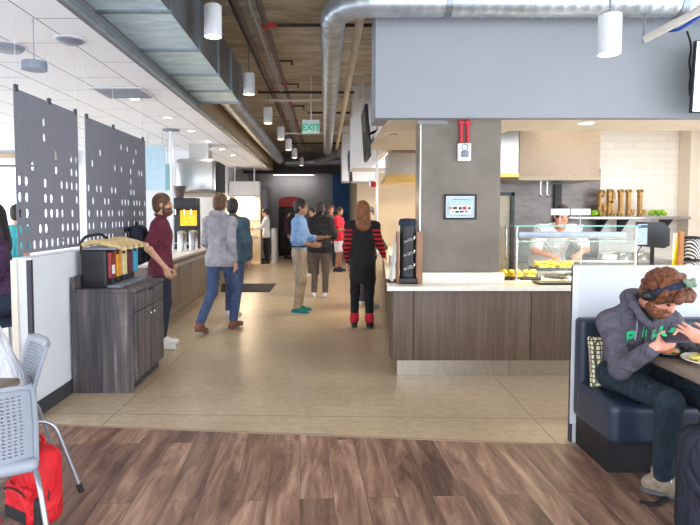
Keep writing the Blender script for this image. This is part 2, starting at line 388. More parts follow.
# -------------------------------------------------- organic surfaces (SDF)
class SDF:
    def __init__(s): s.p = []
    def cap(s, a, b, ra, rb=None, k=0.02, flat=None, ax=None, op='u'):
        s.p.append(('c', np.array(a, float), np.array(b, float), ra, ra if rb is None else rb, k, flat, None if ax is None else np.array(ax, float), op)); return s
    def ell(s, c, r, k=0.02, R=None, op='u'):
        s.p.append(('e', np.array(c, float), np.array(r, float), np.eye(3) if R is None else np.array(R, float), k, op)); return s
    def rbox(s, c, h, rad, k=0.01, R=None, op='u'):
        s.p.append(('b', np.array(c, float), np.array(h, float), rad, np.eye(3) if R is None else np.array(R, float), k, op)); return s
    def bounds(s):
        lo, hi = np.full(3, 1e9), np.full(3, -1e9)
        for p in s.p:
            if p[-1] != 'u': continue
            l, h = s._bb(p); lo = np.minimum(lo, l); hi = np.maximum(hi, h)
        return lo, hi
    @staticmethod
    def _bb(p):
        if p[0] == 'c':
            r = max(p[3], p[4]); return np.minimum(p[1], p[2]) - r, np.maximum(p[1], p[2]) + r
        if p[0] == 'e':
            r = p[2].max(); return p[1] - r, p[1] + r
        r = np.linalg.norm(p[2]) + p[3]; return p[1] - r, p[1] + r
    @staticmethod
    def _d(p, X, Y, Z):
        if p[0] == 'c':
            _, a, b, ra, rb, k, flat, ax, op = p
            ba = b - a; L2 = max(ba @ ba, 1e-9)
            px, py, pz = X - a[0], Y - a[1], Z - a[2]
            t = np.clip((px * ba[0] + py * ba[1] + pz * ba[2]) / L2, 0, 1)
            qx, qy, qz = px - t * ba[0], py - t * ba[1], pz - t * ba[2]
            d2 = qx * qx + qy * qy + qz * qz
            if flat:
                n = ax / np.linalg.norm(ax); qn = qx * n[0] + qy * n[1] + qz * n[2]
                d2 = d2 + (1 / flat ** 2 - 1) * qn * qn
                return (np.sqrt(d2) - (ra + (rb - ra) * t)) * (flat * 0.5 + 0.5)
            return np.sqrt(d2) - (ra + (rb - ra) * t)
        if p[0] == 'e':
            _, c, r, R, k, op = p
            px, py, pz = X - c[0], Y - c[1], Z - c[2]
            q = [(px * R[i, 0] + py * R[i, 1] + pz * R[i, 2]) / r[i] for i in range(3)]
            k0 = np.sqrt(q[0] ** 2 + q[1] ** 2 + q[2] ** 2) + 1e-9
            k1 = np.sqrt((q[0] / r[0]) ** 2 + (q[1] / r[1]) ** 2 + (q[2] / r[2]) ** 2) + 1e-9
            return k0 * (k0 - 1) / k1
        _, c, h, rad, R, k, op = p
        px, py, pz = X - c[0], Y - c[1], Z - c[2]
        q = [np.abs(px * R[i, 0] + py * R[i, 1] + pz * R[i, 2]) - (h[i] - rad) for i in range(3)]
        o = np.sqrt(np.maximum(q[0], 0) ** 2 + np.maximum(q[1], 0) ** 2 + np.maximum(q[2], 0) ** 2)
        return o + np.minimum(np.maximum(np.maximum(q[0], q[1]), q[2]), 0) - rad
    def value(s, pts):
        pts = np.asarray(pts, float); X, Y, Z = pts[:, 0], pts[:, 1], pts[:, 2]
        F = np.full(len(pts), 1.0)
        for p in s.p:
            F = s._mix(F, s._d(p, X, Y, Z), p)
        return F
    @staticmethod
    def _mix(f, d, p):
        k = p[-2] if p[0] != 'c' else p[5]
        if p[-1] == 'u':
            h = np.maximum(k - np.abs(f - d), 0) / k
            return np.minimum(f, d) - h * h * k * 0.25
        d = -d
        h = np.maximum(k - np.abs(f - d), 0) / k
        return np.maximum(f, d) + h * h * k * 0.25
    def mesh(s, name, res):
        lo, hi = s.bounds(); lo = lo - 2.5 * res; hi = hi + 2.5 * res
        n = np.ceil((hi - lo) / res).astype(int) + 1
        ax = [(lo[i] + res * np.arange(n[i])).astype(np.float32) for i in range(3)]
        F = np.full(n, 1.0, np.float32)
        for p in s.p:
            l, h = s._bb(p); k = (p[-2] if p[0] != 'c' else p[5]) + 3 * res
            i0 = np.clip(np.floor((l - k - lo) / res).astype(int), 0, n - 1); i1 = np.clip(np.ceil((h + k - lo) / res).astype(int) + 1, 1, n)
            if (i1 <= i0).any(): continue
            sl = tuple(slice(i0[i], i1[i]) for i in range(3))
            X, Y, Z = ax[0][sl[0]][:, None, None], ax[1][sl[1]][None, :, None], ax[2][sl[2]][None, None, :]
            F[sl] = s._mix(F[sl], s._d(p, X, Y, Z).astype(np.float32), p)
        S = F < 0
        C = [(0, 0, 0), (1, 0, 0), (0, 1, 0), (1, 1, 0), (0, 0, 1), (1, 0, 1), (0, 1, 1), (1, 1, 1)]
        m = n - 1
        cnt = np.zeros(m, np.int8)
        for c in C: cnt += S[c[0]:c[0] + m[0], c[1]:c[1] + m[1], c[2]:c[2] + m[2]]
        act = (cnt > 0) & (cnt < 8); I = np.argwhere(act)
        V = np.stack([F[I[:, 0] + c[0], I[:, 1] + c[1], I[:, 2] + c[2]] for c in C], 1)
        acc = np.zeros((len(I), 3)); num = np.zeros(len(I))
        for a in range(8):
            for b in (1, 2, 4):
                if a & b: continue
                f0, f1 = V[:, a], V[:, a | b]; msk = (f0 < 0) != (f1 < 0)
                t = np.where(msk, f0 / np.where(msk, f0 - f1, 1), 0)
                pa, pb = np.array(C[a], float), np.array(C[a | b], float)
                acc += np.where(msk[:, None], pa + t[:, None] * (pb - pa), 0); num += msk
        P = lo + res * (I + acc / num[:, None])
        ix = np.full(m, -1, np.int64); ix[I[:, 0], I[:, 1], I[:, 2]] = np.arange(len(I))
        Q = []
        for d in range(3):
            e, g = [(1, 2), (2, 0), (0, 1)][d]
            s0 = [slice(None)] * 3; s1 = [slice(None)] * 3
            s0[d] = slice(0, -1); s1[d] = slice(1, None)
            A, B = S[tuple(s0)], S[tuple(s1)]
            E = np.argwhere(A != B)
            E = E[(E[:, e] > 0) & (E[:, g] > 0) & (E[:, e] < n[e] - 1) & (E[:, g] < n[g] - 1)]
            ins = A[E[:, 0], E[:, 1], E[:, 2]]
            def cell(de, dg):
                K = E.copy(); K[:, e] += de; K[:, g] += dg; return ix[K[:, 0], K[:, 1], K[:, 2]]
            q = np.stack([cell(-1, -1), cell(0, -1), cell(0, 0), cell(-1, 0)], 1)
            q[~ins] = q[~ins][:, ::-1]; Q.append(q)
        Q = np.concatenate(Q); Q = Q[(Q >= 0).all(1)]
        me = bpy.data.meshes.new(name)
        me.vertices.add(len(P)); me.vertices.foreach_set('co', P.astype(np.float32).ravel())
        me.loops.add(Q.size); me.loops.foreach_set('vertex_index', Q.ravel().astype(np.int32))
        me.polygons.add(len(Q)); me.polygons.foreach_set('loop_start', np.arange(0, Q.size, 4, dtype=np.int32))
        me.polygons.foreach_set('use_smooth', np.ones(len(Q), bool))
        me.update(calc_edges=True); me.validate()
        return me
    def build(s, name, res, m, parent=None):
        return link(name, s.mesh(name, res), m, parent)
def vec(*a): return np.array(a, float)
def unit(v): v = np.asarray(v, float); return v / np.linalg.norm(v)
def frame3(f, up=(0, 0, 1)):
    f = unit(f); r = unit(np.cross(f, up)); u = np.cross(r, f); return r, f, u   # right, forward, up
# ------------------------------------------------------------------ people
def add_hand(S, w, d, pn, side, curl=0.5, k=0.006, sc=1.0, spread=0.0):
    w, d, pn = vec(*w), unit(d), np.asarray(pn, float)
    pn = unit(pn - d * (pn @ d)); ac = np.cross(d, pn) * side
    S.cap(w, w + d * 0.078 * sc, 0.034 * sc, 0.040 * sc, 0.012, 0.42, pn)
    L = [0.070, 0.080, 0.074, 0.058]
    for i in range(4):
        o = (1.5 - i)
        b = w + d * (0.078 if i != 3 else 0.070) * sc + ac * o * 0.0195 * sc
        c1, c2 = curl * 0.7, curl * 1.5
        dd = unit(d + ac * o * (0.05 + spread))
        d1 = dd * math.cos(c1) + pn * math.sin(c1); d2 = dd * math.cos(c2) + pn * math.sin(c2)
        m = b + d1 * L[i] * 0.55 * sc; e = m + d2 * L[i] * 0.5 * sc
        S.cap(b - d1 * 0.02, m, 0.0096 * sc, 0.0088 * sc, 0.004); S.cap(m, e, 0.0088 * sc, 0.0076 * sc, 0.004)
    t0 = w + d * 0.022 * sc + ac * 0.026 * sc
    t1 = t0 + unit(d * 0.62 + ac * 0.68 + pn * 0.35) * 0.044 * sc; t2 = t1 + unit(d * 0.95 + ac * 0.05 + pn * (0.3 + 0.5 * curl)) * 0.032 * sc
    S.cap(t0, t1, 0.0135 * sc, 0.0105 * sc, 0.010); S.cap(t1, t2, 0.0105 * sc, 0.0088 * sc, 0.004)

STAND = dict(pelvis=(0, 0.01, 0.96), chest=(0, 0.0, 1.28), neck=(0, 0.01, 1.47), head=(0, -0.02, 1.625), face=(0, -1, 0), up=(0, 0, 1),
    shR=(-0.172, 0.01, 1.395), shL=(0.172, 0.01, 1.395), elR=(-0.235, 0.04, 1.12), elL=(0.235, 0.04, 1.12), wrR=(-0.235, -0.05, 0.87), wrL=(0.235, -0.05, 0.87),
    hdR=(0, -0.25, -1), hdL=(0, -0.25, -1), pnR=(1, 0, 0), pnL=(-1, 0, 0), curl=0.45,
    hpR=(-0.088, 0.01, 0.93), hpL=(0.088, 0.01, 0.93), knR=(-0.1, -0.02, 0.5), knL=(0.1, -0.02, 0.5), anR=(-0.105, 0.03, 0.09), anL=(0.105, 0.03, 0.09),
    ftR=(-0.12, -1, 0), ftL=(0.12, -1, 0), fwd=(0, -1, 0))
def torso(S, J, o, g, low=0.0, k=0.05):
    P, C, Nk = vec(*J['pelvis']), vec(*J['chest']), vec(*J['neck']); ax = J['fwd']
    S.cap(P - (C - P) * low, C, (0.142 + o) * g, (0.158 + o) * g, k, 0.68, ax)
    S.cap(J['shR'], J['shL'], 0.052 + o, 0.052 + o, 0.06)
    m = C * 0.35 + Nk * 0.65
    S.cap(C, m, (0.135 + o) * g, 0.085 + o, 0.06, 0.72, ax)
    for s in ('R', 'L'): S.cap(Nk - (Nk - C) * 0.16, J['sh' + s], 0.044 + o, 0.047 + o, 0.04)
def sleeve(S, J, s, o, upto, k=0.03, fat=1.0):
    sh, el, wr = vec(*J['sh' + s]), vec(*J['el' + s]), vec(*J['wr' + s])
    if upto <= 1.0:
        S.cap(sh, sh + (el - sh) * upto, (0.052 + o) * fat, (0.046 + o + (0.012 if o > 0.005 else 0)) * fat, 0.05)
    else:
        S.cap(sh, el, (0.052 + o) * fat, (0.043 + o) * fat, 0.05); S.cap(el, el + (wr - el) * (upto - 1.0), (0.043 + o) * fat, (0.031 + o) * fat, k)
def person(label, loc, rz=0.0, H=1.75, pose=None, top=None, bottom=None, shoe=None, hair=('short', None), skin=None, beard=None, res=0.010,
           girth=1.0, group=None, apron=None, hood=False, belt=None, tuck=False, loose=0.0, collar=None, socks=None, name='person', eyes=True, sit=False):
    J = dict(STAND); J.update(pose or {}); s = H / 1.75; g = girth
    skin = skin or M['skin']
    root = thing(name, label, 'person', loc, rz, group); root.scale = (s, s, s)
    Hc = vec(*J['head']); r, f, u = frame3(J['face'], J['up'])
    R = np.stack([r, f, u])
    # one continuous body
    B = SDF()
    B.ell(Hc + u * 0.028 - f * 0.008, (0.074, 0.094, 0.093), 0.02, R)
    B.ell(Hc - u * 0.045 + f * 0.022, (0.056, 0.066, 0.068), 0.045, R)
    B.cap(Hc - u * 0.088 + f * 0.058, Hc - u * 0.086 + f * 0.068, 0.022, 0.018, 0.03)
    B.cap(Hc + u * 0.018 + f * 0.084, Hc - u * 0.022 + f * 0.104, 0.009, 0.014, 0.012)
    B.cap(Hc + u * 0.03 + f * 0.078 - r * 0.03, Hc + u * 0.03 + f * 0.078 + r * 0.03, 0.012, 0.012, 0.015)
    for q in (-1, 1): B.ell(Hc + r * 0.078 * q - f * 0.004, (0.012, 0.022, 0.032), 0.01, R)
    B.cap(J['neck'], Hc - u * 0.05 - f * 0.012, 0.056, 0.050, 0.03)
    torso(B, J, -0.022, g)
    for q in 'RL':
        sleeve(B, J, q, -0.004, 2.0)
        add_hand(B, J['wr' + q], J['hd' + q], J['pn' + q], 1 if q == 'R' else -1, J['curl'])
        B.cap(J['hp' + q], J['kn' + q], 0.070, 0.050, 0.04); B.cap(J['kn' + q], J['an' + q], 0.048, 0.034, 0.02)
        a = vec(*J['an' + q]); ft = unit(J['ft' + q]); B.cap(a - vec(0, 0, 0.045), a + ft * 0.10 - vec(0, 0, 0.055), 0.03, 0.025, 0.02)
    B.build('body', res, skin, root)
    if eyes:
        for q in (-1, 1):
            MB().lathe([(0, -0.011), (0.008, -0.008), (0.011, 0), (0.008, 0.008), (0, 0.011)], Hc + f * 0.080 + u * 0.012 + r * 0.031 * q, 10).build('eye', M['eye'], root)
        MB().tube([Hc + f * (0.083 - 0.006 * abs(t)) - u * 0.052 + r * 0.012 * t for t in (-2, -1, 0, 1, 2)], 0.0055, 8).build('mouth', M['lips'], root)
    # top
    if top:
        S = SDF(); o = 0.008 + loose
        torso(S, J, o, g, low=(0.0 if tuck else 0.10 if sit else 0.28))
        if not tuck and not sit:
            P = vec(*J['pelvis']); S.cap(P + vec(0, 0, 0.05), P - vec(0, 0, 0.09), (0.152 + loose) * g, (0.158 + loose) * g, 0.05, 0.74, J['fwd'])
            S.cap(J['hpR'], J['hpL'], 0.104 * g + loose * 0.5, 0.104 * g + loose * 0.5, 0.05)
            for q in 'RL': S.cap(J['hp' + q], vec(*J['hp' + q]) * 0.75 + vec(*J['kn' + q]) * 0.25, 0.106 * g + loose * 0.5, 0.102 * g + loose * 0.5, 0.04)
            S.rbox(P - vec(0, 0, 0.13 + 0.4), (0.6, 0.6, 0.4), 0.002, 0.02, op='s')
        for q in 'RL': sleeve(S, J, q, 0.010 + loose, {'short': 0.72, 'long': 1.9, 'none': 0.05, 'threequarter': 1.45}[top[1]])
        nk = vec(*J['neck']); S.cap(nk + (Hc - nk) * 0.12, nk + (Hc - nk) * 0.9 + vec(0, 0, 0.05), 0.062, 0.075, 0.01, op='s')
        if hood:
            bk = -unit(J['fwd']); hr = 0.066 if sit else 0.085
            for t in range(7):
                a = PI * (t / 6.0); a2 = PI * ((t + 1) / 6.0)
                if t < 6:
                    pa = nk + vec(1, 0, 0) * hr * math.cos(a) + bk * (0.02 + hr * math.sin(a)) + vec(0, 0, 0.02 + 0.01 * math.sin(a))
                    pb = nk + vec(1, 0, 0) * hr * math.cos(a2) + bk * (0.02 + hr * math.sin(a2)) + vec(0, 0, 0.02 + 0.01 * math.sin(a2))
                    S.cap(pa, pb, 0.035, 0.035, 0.02)
            S.cap(nk + bk * 0.08, nk + bk * 0.10 - vec(0, 0, 0.12), 0.05, 0.03, 0.03)
        elif collar:
            for t in range(12):
                a, a2 = 2 * PI * t / 12, 2 * PI * (t + 1) / 12
                c0 = nk + (Hc - nk) * 0.22
                S.cap(c0 + vec(math.cos(a) * 0.062, math.sin(a) * 0.062, 0.012 * math.sin(a)), c0 + vec(math.cos(a2) * 0.062, math.sin(a2) * 0.062, 0.012 * math.sin(a2)), 0.013, 0.013, 0.008)
        root['_top'] = 0; J['_topsdf'] = S
        S.build('hoodie' if hood else 'shirt', res, top[0], root); del root['_top']
    if bottom:
        S = SDF(); ext = bottom[1]
        hr, hl, P = vec(*J['hpR']), vec(*J['hpL']), vec(*J['pelvis'])
        S.cap(hr, hl, 0.088 * g, 0.088 * g, 0.05)
        if tuck: S.cap(P + vec(0, 0, 0.055), (hr + hl) / 2, 0.148 * g, 0.15 * g, 0.05, 0.70, J['fwd'])
        else: S.cap(P, (hr + hl) / 2, 0.135 * g, 0.14 * g, 0.05, 0.70, J['fwd'])
        for q in 'RL':
            hp, kn, an = vec(*J['hp' + q]), vec(*J['kn' + q]), vec(*J['an' + q])
            if ext >= 2:
                S.cap(hp, kn, 0.092 * g, 0.068, 0.04); S.cap(kn, an + (kn - an) * 0.06, 0.066, 0.055, 0.03)
            else:
                S.cap(hp, hp + (kn - hp) * ext, 0.094 * g, 0.084, 0.03)
        S.build('trousers' if ext >= 2 else 'shorts', res, bottom[0], root)
    if belt:
        P = vec(*J['pelvis']) + vec(0, 0, 0.075)
        MB().tube([P + vec(0.152 * g * math.cos(a), 0.112 * g * math.sin(a), 0) for a in np.linspace(0, 2 * PI, 29)], 0.017, 8, cap=False).build('belt', belt, root)
    for q in 'RL':
        if shoe:
            S = SDF(); a = vec(*J['an' + q]); ft = unit(J['ft' + q])
            zf = a[2] - 0.09
            hl = vec(a[0], a[1], zf) - ft * 0.05; S.cap(hl + vec(0, 0, 0.04), hl + ft * 0.21 + vec(0, 0, 0.035), 0.04, 0.036, 0.02, 0.9, (0, 0, 1))
            S.cap(a - vec(0, 0, 0.0), hl + ft * 0.12 + vec(0, 0, 0.05), 0.047, 0.036, 0.03)
            S.rbox(vec(a[0], a[1], zf - 0.03) + ft * 0.05, (0.3, 0.3, 0.03), 0.001, 0.004, op='s')
            sh = S.build('shoe', min(res, 0.008), shoe, root)
            L = SDF(); L.cap(hl + vec(0, 0, 0.014), hl + ft * 0.21 + vec(0, 0, 0.014), 0.042, 0.039, 0.01, 0.36, (0, 0, 1)); L.build('sole', min(res, 0.008), M['shoe_sole'] if shoe not in (M['shoe_teal'], M['shoe_w']) else M['shoe_w'], sh)
    st, hm = hair
    if st:
        S = SDF(); hc = Hc + u * 0.03 - f * 0.012
        if st in ('short', 'long', 'tail', 'fluffy'):
            e = 0.018 if st == 'fluffy' else 0.008
            S.ell(hc + u * e * 0.6, (0.080 + e, 0.098 + e, 0.096 + e), 0.02, R)
            S.ell(hc - u * 0.06 - f * 0.035, (0.074 + e * .5, 0.062, 0.07), 0.03, R)
            if st == 'fluffy':
                rnd = random.Random(3)
                for _ in range(26):
                    d = unit((rnd.gauss(0, 1), rnd.gauss(0, 1), rnd.gauss(0, 1) + 0.6)); S.ell(hc + (R.T @ (d * vec(0.088, 0.1, 0.1))), (0.024,) * 3, 0.02)
            if st == 'long':
                S.cap(hc - f * 0.05, Hc - u * 0.20 - f * 0.07, 0.100, 0.108, 0.03, 0.66, f)
                for q in (-1, 1): S.cap(hc + r * 0.07 * q, Hc - u * 0.17 + r * 0.072 * q - f * 0.02, 0.032, 0.028, 0.03)
            if st == 'tail': S.cap(hc - f * 0.10 + u * 0.02, Hc - f * 0.13 - u * 0.12, 0.034, 0.018, 0.02)
            S.ell(Hc + f * 0.105 - u * 0.03, (0.066, 0.07, 0.082), 0.02, R, op='s')
            S.ell(Hc + f * 0.04 - u * 0.11, (0.10, 0.075, 0.075), 0.02, R, op='s')
            S.build('hair', min(res, 0.008), hm, root)
        elif st == 'cap':
            S.ell(hc, (0.088, 0.106, 0.100), 0.02, R); S.cap(Hc + f * 0.08 + u * 0.055, Hc + f * 0.15 + u * 0.048, 0.07, 0.062, 0.01, 0.16, u)
            S.ell(Hc - u * 0.06, (0.14, 0.14, 0.09), 0.01, R, op='s'); S.build('cap', min(res, 0.008), hm, root)
            K = SDF(); K.ell(hc - u * 0.065 - f * 0.035, (0.076, 0.064, 0.055), 0.02, R); K.build('hair', min(res, 0.008), M['hair_dk'], root)
    if beard:
        S = SDF(); S.ell(Hc - u * 0.072 + f * 0.04, (0.066, 0.072, 0.062), 0.02, R)
        for q in (-1, 1): S.cap(Hc + r * 0.07 * q + f * 0.012 - u * 0.005, Hc + r * 0.058 * q + f * 0.03 - u * 0.07, 0.014, 0.02, 0.02)
        S.cap(Hc + f * 0.088 - u * 0.036 - r * 0.024, Hc + f * 0.088 - u * 0.036 + r * 0.024, 0.012, 0.012, 0.01)
        S.ell(Hc + f * 0.125 - u * 0.05, (0.026, 0.04, 0.008), 0.01, R, op='s')
        S.build('beard', min(res, 0.008), beard, root)
    if apron:
        S = SDF(); torso(S, J, 0.022, g, low=0.0, k=0.06)
        P = vec(*J['pelvis']); S.cap(P, P - vec(0, 0, apron[1]), 0.165 * g, 0.180 * g, 0.05, 0.78, J['fwd']); S.rbox(P - vec(0, 0, apron[1] + 0.10 + 0.4), (0.6, 0.6, 0.4), 0.002, 0.02, op='s')
        for q in 'RL':
            sh, el = vec(*J['sh' + q]), vec(*J['el' + q]); S.cap(sh + (el - sh) * 0.28, el, 0.09, 0.07, 0.01, op='s')
        nk = vec(*J['neck']); S.cap(nk, nk + (Hc - nk) * 0.9, 0.085, 0.1, 0.01, op='s')
        S.build('apron', res, apron[0], root)
    if socks:
        for q in 'RL':
            kn, an = vec(*J['kn' + q]), vec(*J['an' + q]); SDF().cap(an + (kn - an) * 0.05, an + (kn - an) * 0.22, 0.064, 0.062, 0.01).build('cuff', res, socks, root)
    return root, J
def backpack(label, loc, rz, m, strapm, scale=1.0, straps=True, tilt=0.0, group=None):
    root = thing('backpack', label, 'backpack', loc, rz, group); root.scale = (scale,) * 3; root.rotation_euler = (tilt, 0, rz)
    S = SDF(); S.rbox((0, 0, 0.23), (0.155, 0.085, 0.225), 0.07, 0.03); S.ell((0, 0.02, 0.30), (0.15, 0.10, 0.15), 0.04)
    S.build('body', 0.010, m, root)
    P = SDF(); P.rbox((0, 0.10, 0.15), (0.12, 0.035, 0.11), 0.03, 0.02); pk = P.build('front_pocket', 0.009, m, root)
    MB().tube(arc((0, 0.137, 0.215), 0.10, 0.15, PI - 0.15, 10, (1, 0, 0), (0, 0, 0.25)), 0.005, 6).build('zip', M['blackmat'], pk)
    MB().tube(arc((0, -0.02, 0.45), 0.045, 0, PI, 10, (1, 0, 0), (0, 0, 1)), 0.011, 8).build('carry_loop', strapm, root)
    MB().tube([(0.152 * math.cos(a), 0.03, 0.22 + 0.215 * math.sin(a)) for a in np.linspace(-0.9, PI + 0.9, 30)], 0.006, 6).build('piping', M['blackmat'], root)
    if straps:
        for q in (-1, 1):
            pts = smooth_path([(0.075 * q, -0.07, 0.42), (0.09 * q, -0.17, 0.40), (0.115 * q, -0.185, 0.26), (0.12 * q, -0.12, 0.10), (0.12 * q, -0.07, 0.05)], 0.08)
            S = SDF()
            for a, b in zip(pts, pts[1:]): S.cap(a, b, 0.024, 0.024, 0.01, 0.4, (0, 1, 0.1))
            S.build('shoulder_strap', 0.008, strapm, root)
    return root
# ------------------------------------------------------------- the setting
A = gnd(43.5, 424.3); B = gnd(570, 445.0); dr = (B - A) / (B.x - A.x)
def bl(x): return A.y + (x - A.x) * dr.y
mb = MB(); mb.prism([(-9, -3), (6, -3), (6, bl(6)), (-9, bl(-9))], 'z', -0.1, 0.0); mb.build('floor_dining', M['wood'])['kind'] = 'structure'
mb = MB(); mb.prism([(-9, bl(-9)), (6, bl(6)), (8, 23), (-9, 23)], 'z', -0.1, -0.0005); mb.build('floor_hall', M['concrete'])['kind'] = 'structure'
mb = MB(); mb.prism([(-9, bl(-9) - 0.012), (6, bl(6) - 0.012), (6, bl(6) + 0.012), (-9, bl(-9) + 0.012)], 'z', 0.0, 0.002); mb.build('trim_3', M['tan'])['kind'] = 'structure'
ZC, XE = 2.98, -1.76
box('ceiling_suspended', M['ceil'], -9, XE - 0.05, -3, 18.9, ZC, ZC + 0.06, kind='structure')
box('trim_ceiling_edge', M['tan'], XE - 0.05, XE, 8.0, 18.9, ZC, 3.92, kind='structure')
box('trim_ceiling_edge_front', mat('grey_edge_trim', (112, 112, 116), 0.6, var=0.05), XE - 0.05, XE, -3, 7.999, ZC, 3.92, kind='structure')
box('trim_ceiling_rail', M['duct_seam'], XE - 0.002, XE + 0.035, 1.0, 18.8, ZC - 0.004, ZC + 0.04, kind='structure')
box('trim_ceiling_end', M['tan'], -9, XE, 18.9, 19.0, ZC, 3.92, kind='structure')
box('ceiling', M['deck'], -9, 8, -3, 23, 3.92, 4.1, kind='structure')
box('wall_back', M['grey_wall'], -3.2, 0.30, 22, 22.2, 0, 3.92, kind='structure')
box('wall_back_blue', M['blue_wall'], 0.30, 8, 21.6, 22.2, 0, 3.92, kind='structure')
box('beam_back', M['darktrim'], -3.2, 1.2, 20.6, 21.0, 3.02, 3.30, kind='structure')
# dining-side far wall with a window
W0, W1, ZS, ZH = -8.4, -6.05, 0.9, 2.9
box('wall_left', M['white'], -5.9, -3.0, 13, 13.2, 0, ZC, kind='structure')
box('wall_left_return', M['white'], -3.12, -3.0, 13.2, 22, 0, 3.92, kind='structure')
mb = MB(); mb.box(-9, W0, 13, 13.2, 0, ZC); mb.box(W0, -5.9, 13, 13.2, 0, ZS); mb.box(W0, -5.9, 13, 13.2, ZH, ZC); mb.box(-6.05, -5.9, 13, 13.2, ZS, ZH)
mb.build('wall_left_windowed', M['white'])['kind'] = 'structure'
mb = MB()
for x in (W0, W0 + 0.76, W0 + 1.53, -6.09): mb.box(x, x + 0.05, 12.97, 13.04, ZS, ZH)
for z in (ZS, ZH - 0.05): mb.box(W0, -6.05, 12.97, 13.04, z, z + 0.05)
w1 = mb.build('window_1', M['lamp']); w1['kind'] = 'structure'
box('glass_pane', glass('window_glass', (225, 238, 248), 0.22), W0 + 0.02, -6.07, 13.0, 13.012, ZS, ZH, w1)
bl_ = thing('window_blind', 'brown rolled blind along the window head of the dining side', 'blind', (0, 0, 0))
box('roll', M['tan'], W0, -5.7, 12.84, 12.95, 2.80, 2.93, bl_, 0.03); box('bottom_bar', M['laminate'], W0, -5.7, 12.86, 12.9, 2.60, 2.65, bl_); box('fabric', M['paper'], W0, -5.7, 12.875, 12.885, 2.6, 2.85, bl_)
# half-height partition at the dining side
XW = -2.19
hw = box('wall_half_left', M['white'], XW - 0.14, XW, 4.16, 6.05, 0, 1.215, kind='structure')
box('trim_1', M['darktrim'], XW - 0.03, XW + 0.004, 4.145, 4.175, 0.0, 1.20, kind='structure')
box('trim_2', M['offwhite'], XW - 0.145, XW - 0.10, 4.14, 4.175, 0.0, 1.20, kind='structure')
box('baseboard_left', M['darktrim'], XW - 0.004, XW + 0.014, 4.18, 4.80, 0, 0.115, kind='structure')
# kitchen: fascia, soffits, inner ceiling, walls
KX = 0.473
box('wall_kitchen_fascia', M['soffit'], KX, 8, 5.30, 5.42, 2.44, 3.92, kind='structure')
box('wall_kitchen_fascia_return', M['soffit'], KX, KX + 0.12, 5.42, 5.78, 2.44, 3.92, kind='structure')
box('ceiling_kitchen_front', M['offwhite'], KX + 0.13, 8, 5.43, 6.15, 2.442, 2.50, kind='structure')
box('ceiling_kitchen_side', M['offwhite'], 0.60, 2.0, 6.16, 8.0, 2.442, 2.50, kind='structure')
box('ceiling_kitchen', M['offwhite'], 0.95, 8, 6.16, 16, 3.02, 3.08, kind='structure')
box('wall_soffit_mid', M['white'], 0.51, 3.2, 10.6, 11.6, 2.40, 3.92, kind='structure')
box('wall_soffit_far', M['white'], 0.47, 3.2, 15.4, 16.4, 2.42, 3.92, kind='structure')
box('wall_soffit_mid_return', M['offwhite'], 0.92, 1.0, 6.3, 10.58, 2.51, 3.92, kind='structure')
box('wall_kitchen_left', M['beige'], 1.08, 3.2, 11.9, 12.1, 0.875, 2.40, kind='structure')
box('wall_kitchen_far', M['beige'], 0.95, 3.2, 16.6, 16.8, 0, 2.42, kind='structure')
box('wall_kitchen_far_side', M['beige'], 0.95, 1.05, 16.8, 21.6, 0, 3.92, kind='structure')
box('wall_kitchen_back', M['tile'], 1.9, 8, 8.32, 8.5, 0, 3.02, kind='structure')
box('wall_kitchen_pier', M['offwhite'], 5.22, 5.95, 8.05, 8.31, 0, 3.02, kind='structure')
box('wall_kitchen_splash', M['splash'], 2.3, 4.06, 8.29, 8.315, 0.0, 2.2, kind='structure')
box('wall_right', M['white'], 6.0, 6.2, 5.42, 8.3, 0, 3.0, kind='structure')
col = box('column_concrete', M['column'], at(421, 200, 5.45).x, at(500, 200, 5.45).x, 5.45, 5.74, 0.0, 2.44, kind='structure')
box('trim_4', M['steel'], at(421, 200, 5.45).x - 0.012, at(421, 200, 5.45).x - 0.001, 5.455, 5.72, 0.98, 2.44, kind='structure')
box('trim_5', M['grey_wall'], at(419, 200, 5.45).x - 0.02, at(421, 200, 5.45).x + 0.25, 5.44, 5.452, 2.405, 2.44, kind='structure')
# low booth divider
DX0, DY = 1.672, 3.72
box('wall_booth_divider', M['divider'], DX0, 3.4, DY, DY + 0.035, 0.0, 1.20, kind='structure')
box('trim_6', M['darktrim'], DX0 - 0.012, DX0 - 0.001, DY - 0.004, DY + 0.038, 0, 1.20, kind='structure')
box('trim_7', M['lamp'], DX0 - 0.02, DX0 + 0.02, DY - 0.010, DY - 0.004, 0.13, 1.20, kind='structure')

# ------------------------------------------------------- overhead services
d = thing('rectangular_air_duct', 'big rectangular galvanised air duct running along the white ceiling edge', 'air duct', (-1.45, 5, 3.10))
def rel(o, p): return tuple(Vector(p) - Vector(o.location))
X0, X1 = XE + 0.012, -1.20
MB().box(X0 + 1.45, X1 + 1.448, 1.0 - 5, 7.96 - 5, 0.0, 0.52).build('duct_body', M['rduct'], d)
MB().box(X1 + 1.449, X1 + 1.452, 1.0 - 5, 7.96 - 5, 0.004, 0.52).build('side_panel', M['ductside'], d)  # same sheet metal, painted darker where it mirrors the deck
for Y in (3.0, 5.0, 7.0): MB().tube([(0.15, Y - 5, 0.52), (0.15, Y - 5, 0.82)], 0.006, 6).build('hanger_rod', M['duct_seam'], d)
for Y in (4.38, 5.4, 6.35, 7.2, 7.93):
    mb = MB(); mb.box(X0 + 1.44, X1 + 1.475, Y - 5.02, Y - 4.98, -0.018, 0.0); mb.box(X1 + 1.45, X1 + 1.475, Y - 5.02, Y - 4.98, 0.0, 0.54); mb.build('flange', M['duct_seam'], d)
d = thing('cross_air_duct', 'rectangular galvanised duct crossing overhead at the top edge of the view', 'air duct', (-0.5, 3.7, 3.06))
